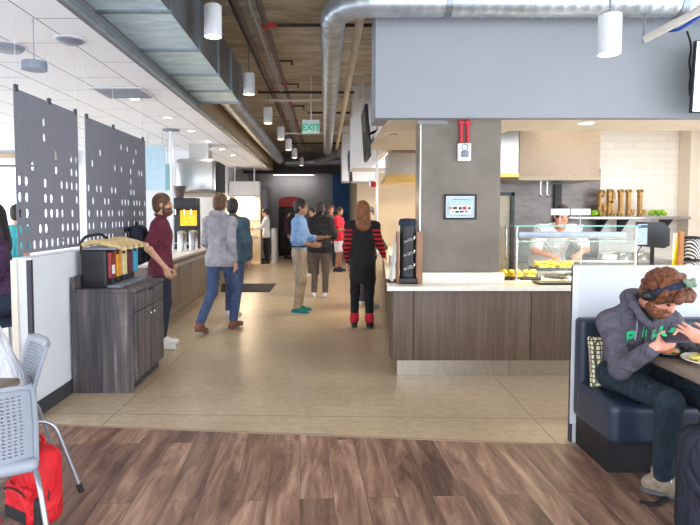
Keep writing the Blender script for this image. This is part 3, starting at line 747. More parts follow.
MB().box(-0.65, 0.5, -0.2, 0.25, 0.0, 0.03).box(-0.65, 0.5, -0.2, 0.2, 0.03, 0.36).build('duct_body', M['rduct'], d)
MB().box(-0.67, -0.63, -0.22, 0.27, -0.01, 0.38).build('flange', M['duct_seam'], d)
for x in (-0.5, 0.35): MB().tube([(x, 0, 0.36), (x, 0, 0.86)], 0.006, 6).build('hanger_rod', M['duct_seam'], d)
def spiral(pts, r, pitch=0.11, step=0.022, amp=0.055):
    path = smooth_path(pts, 0.42, 14); fine = []; acc = 0
    for a, b in zip(path, path[1:]):
        L = (b - a).length; n = max(1, int(L / step))
        for i in range(n): fine.append(a + (b - a) * (i / n))
    fine.append(path[-1]); s = [0.0]
    for a, b in zip(fine, fine[1:]): s.append(s[-1] + (b - a).length)
    return fine, (lambda i: r * (1 + (amp if (s[i] % pitch) < step * 1.5 else 0)))
d = thing('spiral_round_duct', 'shiny spiral round duct turning a corner above the serving counter', 'air duct', (0.08, 5.05, 3.40))
p, rf = spiral([(7.5, 0, 0.0), (0.0, 0, 0), (0.0, 12.0, 0)], 0.118); MB().tube(p, rf, 20).build('duct_body', M['duct'], d)
for q in ((1.0, 0, 0), (3.05, 0, 0)):
    MB().tube([Vector(q) + Vector((-0.03, 0, 0)), Vector(q) + Vector((0.03, 0, 0))], 0.125, 24).build('coupling_band', M['duct_seam'], d)
    MB().tube([Vector(q) + Vector((0, 0, 0.1)), Vector(q) + Vector((0, 0, 0.52))], 0.006, 6).build('hanger_rod', M['duct_seam'], d)
for y in (2.2, 5.0, 8.0): MB().tube([(0, y, 0.1), (0, y, 0.52)], 0.006, 6).build('hanger_rod', M['duct_seam'], d)
d = thing('round_hall_duct', 'round galvanised duct beyond the rectangular duct over the corridor', 'air duct', (-1.47, 7.96, 3.29))
p, rf = spiral([(0, 0.0, 0), (0, 10.2, 0.0)], 0.15, 0.3, 0.05, 0.012); MB().tube(p, rf, 22).build('duct_body', M['duct'], d)
MB().box(-0.20, 0.20, -0.03, 0.0, -0.19, 0.25).build('end_plate', M['duct_seam'], d)
d = thing('far_cross_duct', 'dark duct crossing near the back wall of the corridor', 'air duct', (-0.4, 19.6, 3.3))
MB().tube([(-1.0, 0, 0), (1.2, 0, 0.05)], 0.14, 14).build('duct_body', M['duct_seam'], d); MB().tube([(0.9, -2.2, 0.1), (0.1, 0, 0.02)], 0.12, 12).build('branch', M['duct'], d)
# sprinkler pipes along the corridor
def pipe(name, label, cat, pts, r, m, fit=None, group=None, rad=0.08):
    o = MB().tube(smooth_path(pts, rad, 6), r, 10).build(name, m); tag(o, label, cat, group)
    for q, dirn in (fit or []):
        q = Vector(q); dv = Vector(dirn) * 0.035; MB().tube([q - dv, q + dv], r * 1.45, 12).build('coupling', M['coupling'], o)
    return o
pz = 3.66
main = pipe('sprinkler_pipe', 'thick maroon sprinkler main with red couplings, under the board-marked ceiling', 'pipe', [(-0.665, 2.0, pz), (-0.665, 18.0, pz)], 0.034, M['pipe_red'],
     [((-0.665, y, pz), (0, 1, 0)) for y in (4.2, 6.42, 9.2, 10.6, 13)])
pipe('sprinkler_pipe', 'thin grey pipe between the maroon main and the narrower maroon pipe', 'pipe', [(-0.755, 2.0, pz - 0.02), (-0.755, 18.0, pz - 0.02)], 0.020, M['chairtube'])
pipe('sprinkler_pipe', 'narrow maroon pipe beside the row of pendant lights', 'pipe', [(-0.90, 2.0, pz), (-0.90, 18.0, pz)], 0.026, M['pipe_red'], [((-0.90, y, pz), (0, 1, 0)) for y in (9.6, 12.2)])
pipe('sprinkler_pipe', 'thin dark pipe hugging the narrow maroon pipe', 'pipe', [(-0.965, 2.0, pz + 0.03), (-0.965, 18.0, pz + 0.03)], 0.018, M['pipe_black'])
o = pipe('branch_pipe', 'black branch pipe running from the red coupling toward the spiral duct', 'pipe', [(-0.63, 6.42, pz), (0.9, 6.42, pz)], 0.019, M['pipe_black'], [((-0.58, 6.42, pz), (1, 0, 0))])
for i, (py, m, lab, x0, x1) in enumerate([(94, 'pipe_black', 'black cross pipe above the silver cross pipe over the corridor', -1.15, 0.5), (101.5, 'pipe_white', 'silver cross pipe just below a black one over the corridor', -1.1, 0.5),
        (114, 'pipe_black', 'short black cross pipe at the exit sign', -0.35, 0.55), (134, 'pipe_white', 'pale cross pipe beyond the exit sign', -1.2, 0.6), (144, 'pipe_black', 'dark cross pipe deep in the corridor, before the back wall', -1.2, 0.6)]):
    z = 3.62; Y = (z - CAM_H) * F_PX / (HOR - py); pipe('cross_pipe', lab, 'pipe', [(x0, Y, z), (x1, Y, z)], 0.028 if m == 'pipe_white' else 0.022, M[m])
for Y, x in ((7.9, -0.52), (9.3, -0.5), (11.2, -0.48)):
    o = MB().tube([(-0.665, Y, pz), (x + 0.07, Y, pz)], 0.014, 8).build('sprinkler_head', M['pipe_black'], main)
    MB().lathe([(0.03, -0.05), (0.012, -0.045), (0.012, 0)], (x + 0.06, Y, pz), 10).build('deflector', M['pipe_black'], o)
pipe('drain_pipe', 'cream pipe running beside the spiral duct along the corridor', 'pipe', [(0.345, 5.3, 3.45), (0.345, 16.5, 3.45)], 0.045, M['cream'])
pipe('conduit', 'white conduit stub hanging near the kitchen fascia edge', 'conduit', [at(361.5, 100, 9.9), at(361.5, 78, 9.9)], 0.045, M['pipe_white'])
a, b = at(645, 39, 5.0), at(712, 4, 4.5)
o = pipe('conduit', 'white conduit slanting up across the wall beside the bright TV', 'conduit', [a, b], 0.034, M['pipe_white'])
MB().tube([a + Vector((-0.02, 0, -0.04)), a + Vector((0.0, 0, 0.25))], 0.008, 6).build('hanger', M['duct_seam'], o)
pipe('blue_cable', 'blue cable drooping under the slanting white conduit', 'cable', [at(664, 30, 4.93), at(676, 31, 4.85), at(692, 22, 4.72), at(712, 6, 4.6)], 0.014, mat('blue_cable', (30, 70, 170), 0.5), rad=0.2)
pipe('orange_cable', 'orange cable along the underside of the slanting white conduit', 'cable', [at(672, 26, 4.86), at(690, 17, 4.74), at(712, 6, 4.55)], 0.012, mat('orange_cable', (206, 150, 60), 0.5), rad=0.2)

# pendants
def pendant(loc, label, r=0.078, h=0.275, e=11):
    t = thing('pendant_light', label, 'pendant light', loc, 0, 'cylinder pendant lights')
    MB().lathe([(0, h), (r * 0.8, h), (r, h - 0.012), (r, 0.0), (r - 0.008, 0.0), (r - 0.008, 0.03), (0, 0.03)], (0, 0, 0), 24).build('shade', M['lamp'], t)
    MB().lathe([(0, 0.012), (r - 0.010, 0.012), (r - 0.010, 0.02), (0, 0.02)], (0, 0, 0), 20).build('lens', M['glow'], t)
    top = 3.91 - loc[2]
    MB().tube([(0, 0, h), (0, 0, top)], 0.007, 8).build('stem', M['duct_seam'], t)
    MB().lathe([(0.05, top - 0.02), (0.05, top + 0.005), (0, top + 0.005), (0, top - 0.02), (0.05, top - 0.02)], (0, 0, 0), 14).build('ceiling_canopy', M['lamp'], t)
    ld = bpy.data.lights.new('pendant_lamp', 'SPOT'); ld.energy = e; ld.spot_size = math.radians(125); ld.spot_blend = 0.7; ld.shadow_soft_size = 0.06; ld.color = (1.0, 0.9, 0.76)
    lo = bpy.data.objects.new('pendant_lamp', ld); COL.objects.link(lo); lo.parent = t; lo.location = (0, 0, -0.01)
    return t
ORD = ['in the corridor, the largest beside the rectangular duct', 'second in the corridor row', 'third in the corridor row', 'fourth in the corridor row', 'fifth in the corridor row', 'sixth in the corridor row', 'last and smallest of the corridor row']
for (px, py, Y), q in zip([(213, 37, 4.98), (249, 94.5, 7.42), (268, 123.5, 9.85), (280.8, 139.5, 12.0), (288.5, 150, 14.1), (294.5, 158, 16.3), (301.5, 165.5, 19.0)], ORD):
    pendant(tuple(at(px, py, Y)), 'white cylinder pendant light ' + q)
pendant(tuple(at(609, 54.5, 4.35)), 'white cylinder pendant light hanging before the kitchen fascia', 0.084, 0.305, 8)

def downlight(x, y, z, label, e=20, r=0.06, col=(1, 0.97, 0.92), cat='downlight', group='recessed ceiling downlights', m='glow_c'):
    t = thing('recessed_downlight', label, cat, (x, y, z), 0, group)
    MB().lathe([(r, 0.004), (r + 0.02, 0.0), (r + 0.02, -0.006), (r, -0.006), (r, 0.004)], (0, 0, 0), 20).build('trim_ring', M['lamp'], t)
    MB().lathe([(0, -0.003), (r, -0.003), (r, 0.002), (0, 0.002)], (0, 0, 0), 20).build('lens', M[m], t)
    ld = bpy.data.lights.new('downlight_lamp', 'SPOT'); ld.energy = e; ld.spot_size = math.radians(140); ld.spot_blend = 0.8; ld.shadow_soft_size = 0.05; ld.color = col
    lo = bpy.data.objects.new('downlight_lamp', ld); COL.objects.link(lo); lo.parent = t; lo.location = (0, 0, -0.02)
    return t
OD = ['first and largest in the row on the white ceiling', 'second in the row on the white ceiling', 'third in the row on the white ceiling', 'fourth in the row on the white ceiling', 'fifth in the row on the white ceiling', 'sixth and smallest in the row on the white ceiling']
for (px, py), q in zip([(135, 100), (168, 118.5), (191.5, 131.5), (208, 142), (222, 149.5), (233, 155.5)], OD):
    Y = (ZC - CAM_H) * F_PX / (HOR - py); p_ = at(px, py, Y); downlight(p_.x, Y, ZC - 0.002, 'small round downlight, ' + q, 22)
Y = (2.44 - CAM_H) * F_PX / (HOR - 124.0); p_ = at(586.5, 124, Y)
downlight(p_.x, Y, 2.441, 'lit recessed downlight in the kitchen soffit beyond the concrete column', 14, 0.07, (1, 0.86, 0.68))
p_ = at(393, 135, 6.35); t = thing('recessed_downlight', 'unlit dark recessed fitting in the beige soffit beside the column', 'downlight', (p_.x, 6.35, 2.44)); MB().lathe([(0, -0.004), (0.07, -0.004), (0.07, 0.001), (0, 0.001)], (0, 0, 0), 18).build('lens', M['tan'], t); MB().lathe([(0.07, -0.006), (0.09, -0.006), (0.09, 0.001), (0.07, 0.001), (0.07, -0.006)], (0, 0, 0), 18).build('trim_ring', M['offwhite'], t)
# unseen panel lamps added on the inner ceiling to light the kitchen
for i, (x, y, e) in enumerate([(3.2, 6.6, 4), (4.6, 6.8, 6), (1.6, 9.4, 36), (1.7, 13.8, 36)]):
    t = thing('added_panel_light', ['added square panel light over the kitchen work aisle', 'added square panel light by the kitchen pier', 'added square panel light over the second serving station', 'added square panel light over the far serving station'][i], 'ceiling light', (x, y, 3.018))
    MB().box(-0.3, 0.3, -0.3, 0.3, -0.02, -0.012).build('diffuser', M['glow_c'], t); MB().box(-0.32, 0.32, -0.32, 0.32, -0.012, 0.0).build('housing', M['lamp'], t)
    ld = bpy.data.lights.new('panel_lamp', 'AREA'); ld.energy = e; ld.size = 0.58; ld.color = (1.0, 0.85, 0.67)
    lo = bpy.data.objects.new('panel_lamp', ld); COL.objects.link(lo); lo.parent = t; lo.location = (0, 0, -0.03)
# wall washer on the back wall
t = thing('wall_washer_light', 'long slim light fitting washing the grey back wall', 'light fitting', (-1.2, 21.5, 3.0))
MB().box(-0.8, 0.8, -0.05, 0.05, 0, 0.05).build('housing', M['darktrim'], t); MB().box(-0.78, 0.78, -0.03, 0.03, -0.006, 0.0).build('lens', M['glow_c'], t); MB().tube([(0, 0, 0.05), (0, 0, 0.9)], 0.01, 8).build('stem', M['darktrim'], t)
ld = bpy.data.lights.new('washer_lamp', 'AREA'); ld.shape = 'RECTANGLE'; ld.size = 1.5; ld.size_y = 0.06; ld.energy = 6; ld.color = (1, 0.95, 0.88)
lo = bpy.data.objects.new('washer_lamp', ld); COL.objects.link(lo); lo.parent = t; lo.location = (0, 0, -0.02); lo.rotation_euler = (0.6, 0, 0)

# ceiling fittings on the white ceiling
def on_ceiling(px, py):
    Y = (ZC - CAM_H) * F_PX / (HOR - py); return at(px, py, Y)
q = on_ceiling(124, 94); t = thing('ceiling_vent', 'square grey louvred vent set in the white tile ceiling', 'vent', (q.x, q.y, ZC - 0.001))
MB().box(-0.30, 0.30, -0.3, 0.3, -0.012, -0.004).build('frame', M['lamp'], t)
for i in range(7): MB().box(-0.26, 0.26, -0.25 + i * 0.075, -0.20 + i * 0.075, -0.02, -0.012).build('slat', M['disp_grey'], t)
q = at(34.5, 70, 4.2); t = thing('ceiling_canopy_disc', 'round dark grey disc hung under the white ceiling above the first felt screen', 'ceiling disc', tuple(q))
MB().lathe([(0, 0.06), (0.085, 0.06), (0.088, 0.05), (0.088, 0.0), (0, 0.0)], (0, 0, 0), 28).build('disc', M['disp_grey'], t); MB().tube([(0, 0, 0.06), (0, 0, ZC - q.z)], 0.004, 6).build('suspension_rod', M['disp_grey'], t)
q = on_ceiling(70, 43); t = thing('ceiling_speaker', 'pale rounded ceiling fitting between the wires and the duct', 'ceiling fitting', (q.x, q.y, ZC)); MB().lathe([(0, -0.035), (0.08, -0.03), (0.11, -0.01), (0.11, 0.002), (0, 0.002)], (0, 0, 0), 24).build('cover', M['disp_grey'], t); MB().lathe([(0.11, -0.008), (0.13, -0.004), (0.13, 0.002), (0.11, 0.002)], (0, 0, 0), 24).build('rim', M['lamp'], t)
q = on_ceiling(7, 49); t = thing('ceiling_speaker', 'grey round ceiling fitting at the edge of the white ceiling', 'ceiling fitting', (q.x, q.y, ZC)); MB().lathe([(0, -0.05), (0.12, -0.04), (0.14, -0.01), (0.14, 0.002), (0, 0.002)], (0, 0, 0), 24).build('cover', M['disp_grey'], t); MB().lathe([(0.14, -0.008), (0.17, -0.004), (0.17, 0.002), (0.14, 0.002)], (0, 0, 0), 24).build('rim', M['lamp'], t)

# exit sign
q = at(311, 127.5, 9.8); t = thing('exit_sign', 'glass exit sign with green lettering hung over the corridor', 'exit sign', tuple(q))
MB().box(-0.15, 0.15, -0.012, 0.012, -0.105, 0.09, 0.004).build('glass_panel', mat('exit_panel_pale', (196, 222, 220), 0.3, var=0.02), t)
MB().box(-0.15, 0.15, -0.03, 0.03, 0.09, 0.13, 0.006).build('housing', M['lamp'], t); MB().tube([(0, 0, 0.13), (0, 0, 3.91 - q.z)], 0.012, 8).build('stem', M['lamp'], t)
link('lettering', text_mesh('EXIT', 0.155, 0.003, 0.004), M['exitgreen'], t, (0, -0.016, -0.005), (PI / 2, 0, 0))

# felt screens
def felt_screen(px0, py0, py_b, px1, Xs, label, seed, ncol, cables):
    y0 = Xs * F_PX / (px0 - CX); y1 = Xs * F_PX / (px1 - CX)
    zt, zb = 2.455, 1.245
    t = thing('perforated_screen', label, 'screen', (Xs, y0, zb), 0, 'hanging perforated felt screens')
    W, Hh = y1 - y0, zt - zb; nr = 10; rnd = random.Random(seed)
    U = [W * i / ncol for i in range(ncol + 1)]; V = [Hh * i / nr for i in range(nr + 1)]
    prob = [0.6, 0.5, 0.66, 0.5, 0.42, 0.12, 0.3, 0.08, 0.16, 0.0]
    holes = {(i, j) for i in range(ncol) for j in range(nr) if rnd.random() < prob[j]}
    mb = MB(); holed_panel(mb, U, V, holes, lambda u, v: Vector((0, u, v)), 0.0195, 0.036, 12)
    o = mb.build('felt_panel', M['screen'], t, smooth=False)
    md = o.modifiers.new('solid', 'SOLIDIFY'); md.thickness = 0.005
    for c in cables:
        MB().tube([(0, W * c, Hh + 0.02), (0, W * c, ZC - zb)], 0.0022, 6).build('suspension_wire', M['wire'], t)
        MB().box(-0.012, 0.012, W * c - 0.012, W * c + 0.012, Hh - 0.02, Hh + 0.03).build('clip', M['darktrim'], t)
    return t
felt_screen(17.5, 93, 253, 80, -2.25, 'nearer grey felt screen punched with slots, hung by wires above the half wall', 4, 11, (0.03, 0.5, 0.96))
felt_screen(87.5, 117, 230, 146.5, -2.25, 'farther grey felt screen punched with slots, hung behind the drink dispensers', 9, 18, (0.02, 0.4, 0.95))
# ------------------------------------------------ drink cabinet by the half wall
CABX0, CABX1, CY0, CY1 = -2.17, -1.625, 4.76, 5.62
t = thing('drink_cabinet', 'weathered grey-brown wooden cabinet against the white half wall', 'cabinet', (0, 0, 0))
box('carcass', M['barn'], CABX0, CABX1 - 0.02, CY0, CY1, 0.09, 0.865, t)
box('plinth', M['darktrim'], CABX0, CABX1 - 0.06, CY0 + 0.001, CY1 - 0.03, 0, 0.09, t)
box('end_panel', M['barn'], CABX0, CABX1 - 0.02, CY0 - 0.008, CY0, 0.0, 0.865, t)
box('countertop', M['barn'], CABX0, CABX1, CY0 - 0.006, CY1 + 0.006, 0.865, 0.895, t, 0.004)
box('backsplash', M['barn'], CABX0, CABX0 + 0.03, CY0 - 0.004, CY1, 0.895, 1.0, t)
dw = box('drawer', M['barn'], CABX1 - 0.02, CABX1 - 0.004, CY0 + 0.02, CY1 - 0.02, 0.70, 0.855, t, 0.003)
MB().box(0, 0.012, -0.06, 0.06, -0.006, 0.006).build('pull', M['blackmat'], dw, (CABX1 - 0.003, (CY0 + CY1) / 2, 0.845))
for i, (a, b) in enumerate([(CY0 + 0.02, (CY0 + CY1) / 2 - 0.003), ((CY0 + CY1) / 2 + 0.003, CY1 - 0.02)]):
    dd = box('door', M['barn'], CABX1 - 0.02, CABX1 - 0.004, a, b, 0.10, 0.69, t, 0.003)
    y = b - 0.05 if i == 0 else a + 0.05
    MB().lathe([(0, 0.03), (0.014, 0.028), (0.016, 0.02), (0.008, 0.008), (0.008, 0)], (0, 0, 0), 14).build('knob', M['chrome'], dd, (CABX1 - 0.004, y, 0.63), (0, PI / 2, 0))
colours = [('dark red', (136, 30, 34)), ('orange', (232, 150, 30)), ('cream', (222, 206, 150)), ('maroon', (92, 22, 36)), ('sky blue', (44, 166, 206))]
for i, (cn, c) in enumerate(colours):
    y = 4.93 + i * 0.152
    where = {0: 'first in the row, nearest the cabinet end', 4: 'last in the row, beside the burgundy shirt'}.get(i, 'between its row neighbours')
    d = thing('drink_dispenser', 'black drink dispenser with a %s panel, %s' % (cn, where), 'drink dispenser', (-2.02, y, 0.895), 0, 'drink dispensers on the cabinet')
    S = SDF(); S.rbox((0, 0, 0.185), (0.115, 0.066, 0.155), 0.03, 0.01); S.rbox((0, 0, 0.02), (0.11, 0.06, 0.02), 0.012, 0.02); S.build('body', 0.008, M['black'], d)
    MB().box(-0.10, 0.20, -0.060, 0.060, 0.332, 0.352, 0.006).build('lid', M['disp_grey'], d)
    MB().box(0.116, 0.150, -0.05, 0.05, 0.08, 0.315, 0.008).build('label_panel', mat('panel_' + cn.replace(' ', '_'), c, 0.35, var=0.08, scale=30), d, smooth=False)
    MB().box(0.1505, 0.153, -0.03, 0.03, 0.12, 0.20).build('label', M['paper'] if i == 0 else mat('panel_' + cn.replace(' ', '_'), c), d)
    MB().box(0.112, 0.235, -0.052, 0.052, 0.0, 0.022, 0.005).build('drip_tray', M['disp_grey'], d)
    hd = MB().tube(smooth_path([(-0.12, 0, 0.37), (-0.02, 0.008, 0.405), (0.12, 0, 0.375), (0.24, 0.0, 0.345)], 0.06), lambda k: 0.024 if k < 14 else 0.020, 12).build('handle', M['wood_tan'], d)
    MB().lathe([(0, 0.018), (0.026, 0.015), (0.03, 0), (0.026, -0.015), (0, -0.018)], (0.245, 0, 0.343), 12).build('knob', M['wood_tan'], hd)
    MB().tube([(0.19, 0, 0.335), (0.19, 0, 0.29)], 0.012, 8).build('spout', M['blackmat'], d)
    if i == 0: MB().tube(smooth_path([(-0.13, 0.0, 0.3), (-0.135, 0.02, 0.44), (0.0, 0.12, 0.47), (0.02, 0.2, 0.42)], 0.12), 0.014, 8).build('hose', M['blackmat'], d)

# ------------------------------------------------------ serving line at left
def counter_unit(label, x0, x1, y0, y1, m, fx, group):
    t = thing('counter_cabinet', label, 'counter', ((x0 + x1) / 2, (y0 + y1) / 2, 0), 0, group)
    cx, cy = (x0 + x1) / 2, (y0 + y1) / 2
    MB().box(x0 - cx, x1 - cx, y0 - cy, y1 - cy, 0.14, 0.86).build('carcass', m, t)
    MB().box(x0 - cx + 0.06, x1 - cx - 0.07, y0 - cy, y1 - cy, 0, 0.14).build('toe_kick', M['toe'], t)
    n = 3; L = (y1 - y0) / n
    for i in range(n): MB().box(x1 - cx, x1 - cx + 0.016, y0 - cy + i * L + 0.006, y0 - cy + (i + 1) * L - 0.006, 0.16, 0.85, 0.003).build('front_panel', m, t)
for i, (y0, y1) in enumerate([(7.0, 9.4), (9.41, 12.0), (12.01, 14.6), (14.61, 17.2)]):
    counter_unit(['brown service counter cabinet just past the drink cabinet', 'brown service counter cabinet under the coffee machine', 'brown service counter cabinet below the steel hood', 'brown service counter cabinet where the white-jacketed worker stands'][i], -2.98, -2.24, y0, y1, M['greywood'], -2.24, 'service counter cabinets opposite the grill')
o = box('service_worktop', M['quartz'], -2.99, -2.17, 6.98, 17.22, 0.862, 0.90, bev=0.004); tag(o, 'long pale worktop of the service counter opposite the grill', 'worktop')
t = thing('tray_rail', 'steel tray rail running along the service counter front', 'tray rail', (-2.06, 12, 0.82))
for k in (-0.045, 0.0, 0.045): MB().tube([(k, -4.8, 0), (k, 5.0, 0)], 0.011, 8).build('tube', M['steel'], t)
for y in (-4.5, -1.5, 1.5, 4.5): MB().box(-0.16, 0.06, y - 0.015, y + 0.015, -0.03, -0.012).build('bracket', M['steel'], t)
t = thing('exhaust_hood', 'stainless exhaust hood hanging above the service counter', 'hood', (-2.6, 11.8, 1.93))
MB().box(-0.42, 0.40, -0.5, 0.5, 0.0, 0.72, 0.10, 4).build('shell', M['steel'], t); MB().box(0.402, 0.425, -0.42, 0.46, 0.05, 0.66).build('side_panel', M['blackmat'], t)
MB().box(-0.40, 0.38, -0.48, 0.48, -0.03, 0.02).build('rim', M['steel_warm'], t); MB().box(-0.2, 0.2, -0.2, 0.2, 0.72, ZC - 1.93).build('flue', M['steel'], t)
t = thing('coffee_machine', 'dark tall coffee machine with a yellow backlit panel on the service counter', 'coffee machine', (-2.54, 10.15, 0.90))
MB().box(-0.22, 0.24, -0.16, 0.2, 0.0, 0.10, 0.01).box(-0.22, 0.24, 0.0, 0.2, 0.10, 0.72, 0.01).box(-0.22, 0.24, -0.18, 0.2, 0.72, 0.92, 0.012).build('body', M['black'], t)
MB().box(-0.08, 0.22, -0.013, -0.001, 0.42, 0.70).build('display_panel', mat('amber_panel', (240, 176, 30), 0.4, var=0.15, scale=18, emit=(240, 170, 20), es=0.5), t)
for x in (-0.14, 0.02, 0.14): MB().tube([(x, -0.1, 0.72), (x, -0.1, 0.62)], 0.012, 8).build('spout', M['chrome'], t)
MB().box(-0.2, 0.22, -0.16, -0.02, 0.10, 0.112).build('drip_tray', M['steel'], t)
t = thing('glass_pitcher', 'dark tapered pitcher with two handles standing on the coffee machine', 'pitcher', (-2.63, 10.15, 1.82))
MB().lathe([(0, 0), (0.07, 0.0), (0.075, 0.02), (0.115, 0.2), (0.12, 0.215), (0.105, 0.2), (0.06, 0.02), (0, 0.02)], (0, 0, 0), 22).build('vessel', mat('smoked_brown_plastic', (92, 76, 74), 0.3, var=0.1), t)
for q in (-1, 1): MB().tube(smooth_path([(0.11 * q, 0, 0.19), (0.16 * q, 0, 0.18), (0.15 * q, 0, 0.1), (0.09 * q, 0, 0.07)], 0.04), 0.010, 8).build('handle', M['steel'], t)
for i, (x, y) in enumerate([(-2.44, 9.55), (-2.32, 9.85)]):
    t = thing('steel_urn', ['stainless drink urn on the service counter, nearer the burgundy shirt', 'stainless drink urn with a red tap on the service counter, beside the grey hoodie'][i], 'urn', (x, y, 0.90), 0, 'urns on the service counter')
    MB().lathe([(0, 0), (0.085, 0), (0.085, 0.03), (0.078, 0.05), (0.078, 0.30), (0.085, 0.315), (0.06, 0.345), (0, 0.355)], (0, 0, 0), 22).build('tank', M['steel'], t)
    MB().tube([(0.078, 0, 0.08), (0.115, 0, 0.08), (0.115, 0, 0.05)], 0.010, 8).build('tap', M['red'] if i else M['blackmat'], t); MB().lathe([(0, 0.385), (0.015, 0.38), (0.02, 0.365), (0.012, 0.35)], (0, 0, 0), 12).build('knob', M['blackmat'], t)
for (pxa, pxb, ya, yb, Y, m, lab) in [(146, 165, 146, 190, 10.2, 'frost', 'pale frosted glass panel beside the grey felt screen'), (165.5, 173, 165, 190.5, 10.9, 'frost2', 'narrow teal glass panel behind the white ceiling pole')]:
    a, b = at(pxa, yb, Y), at(pxb, ya, Y); t = thing('glass_divider', lab, 'glass divider', (a.x, Y, a.z))
    MB().box(0, b.x - a.x, -0.01, 0.01, 0, b.z - a.z).build('pane', M[m], t); MB().box(-0.012, b.x - a.x + 0.012, -0.016, 0.016, b.z - a.z, b.z - a.z + 0.03).build('top_channel', M['steel'], t)
    for q in (0.05, b.x - a.x - 0.05): MB().tube([(q, 0, b.z - a.z + 0.03), (q, 0, ZC - a.z)], 0.006, 6).build('hanger_rod', M['steel'], t)
q = at(171, 130, 9.7); t = thing('ceiling_pole', 'slim white pole from the white ceiling down to the service counter', 'pole', (q.x, 9.7, 0.9)); MB().tube([(0, 0, 0), (0, 0, ZC - 0.9)], 0.030, 14).build('shaft', M['lamp'], t); MB().lathe([(0.15, ZC - 0.9), (0.15, ZC - 0.92), (0.03, ZC - 0.93)], (0, 0, 0), 20).build('ceiling_flange', M['disp_grey'], t)
# far station
o = box('station_bulkhead', M['white'], -2.95, -2.02, 17.3, 17.7, 2.06, 2.52); tag(o, 'white boxed bulkhead over the far lit service niche', 'bulkhead'); MB().box(-2.95, -2.02, 17.28, 17.3, 2.06, 2.08).build('lower_edge', M['tan'], o)
for x in (-2.8, -2.2): MB().box(x - 0.02, x + 0.02, 17.48, 17.52, 2.52, 2.98).build('hanger', M['white'], o)
t = thing('niche_light', 'small lamp lighting the far service niche', 'light fitting', (-2.5, 17.5, 2.06)); MB().box(-0.3, 0.3, -0.05, 0.05, -0.03, -0.02).build('lens', M['glow'], t); MB().box(-0.32, 0.32, -0.07, 0.07, -0.02, 0.0).build('housing', M['lamp'], t)
ld = bpy.data.lights.new('niche_lamp', 'AREA'); ld.size = 0.5; ld.energy = 26; ld.color = (1, 0.84, 0.64); lo = bpy.data.objects.new('niche_lamp', ld); COL.objects.link(lo); lo.parent = t; lo.location = (0, 0, -0.04)
o = box('niche_back_panel', M['beige'], -2.99, -2.05, 17.75, 17.8, 0, 2.06); tag(o, 'beige back panel of the far lit service niche', 'panel'); MB().box(-2.99, -2.05, 17.735, 17.75, 1.3, 1.33).build('ledge', M['steel'], o)
for i, (x, y, c) in enumerate([(-2.72, 16.9, 'amber'), (-2.60, 17.0, 'green'), (-2.50, 16.8, 'amber'), (-2.38, 16.95, 'white'), (-2.83, 16.7, 'green')]):
    t = thing('bottle', ['amber bottle at the middle of the far service niche', 'green bottle beside the middle amber bottle in the far niche', 'amber bottle nearest the white-jacketed worker', 'white bottle at the corridor end of the far niche', 'green bottle at the wall end of the far niche'][i], 'bottle', (x, y, 0.90), 0, 'bottles in the far niche')
    MB().lathe([(0, 0), (0.035, 0), (0.037, 0.02), (0.037, 0.17), (0.015, 0.23), (0.014, 0.28), (0, 0.28)], (0, 0, 0), 14).build('body', {'amber': M['amber'], 'green': M['green'], 'white': M['paper']}[c], t); MB().lathe([(0.016, 0.28), (0.016, 0.305), (0, 0.305)], (0, 0, 0), 10).build('lid', M['blackmat'], t)
t = thing('refrigerator', 'tall grey cabinet standing beyond the white-jacketed worker', 'refrigerator', (-2.22, 18.7, 0))
MB().box(-0.5, 0.32, -0.7, 0.7, 0.08, 2.42, 0.012).build('body', mat('refrigerator_grey', (122, 126, 140), 0.5, var=0.05), t); MB().box(0.32, 0.345, -0.66, 0.66, 0.12, 2.36, 0.006).build('door', mat('refrigerator_grey', (122, 126, 140)), t); MB().box(-0.48, 0.28, -0.66, 0.66, 0, 0.08).build('plinth', M['blackmat'], t)
MB().tube([(0.37, -0.5, 1.0), (0.39, -0.5, 1.05), (0.39, -0.5, 1.5), (0.37, -0.5, 1.55)], 0.012, 8).build('handle', M['chrome'], t); MB().box(-0.4, 0.1, -0.706, -0.70, 2.0, 2.25).build('notice', M['poster_blue'], t)
o = box('low_partition_panel', M['white'], at(272, 230, 17.4).x, at(275, 230, 17.4).x, 17.2, 18.2, 0, 1.05); tag(o, 'low white panel standing behind the white-jacketed worker', 'panel'); MB().box(at(272, 230, 17.4).x - 0.01, at(275, 230, 17.4).x + 0.01, 17.2, 18.2, 1.05, 1.07).build('cap_rail', M['steel'], o)
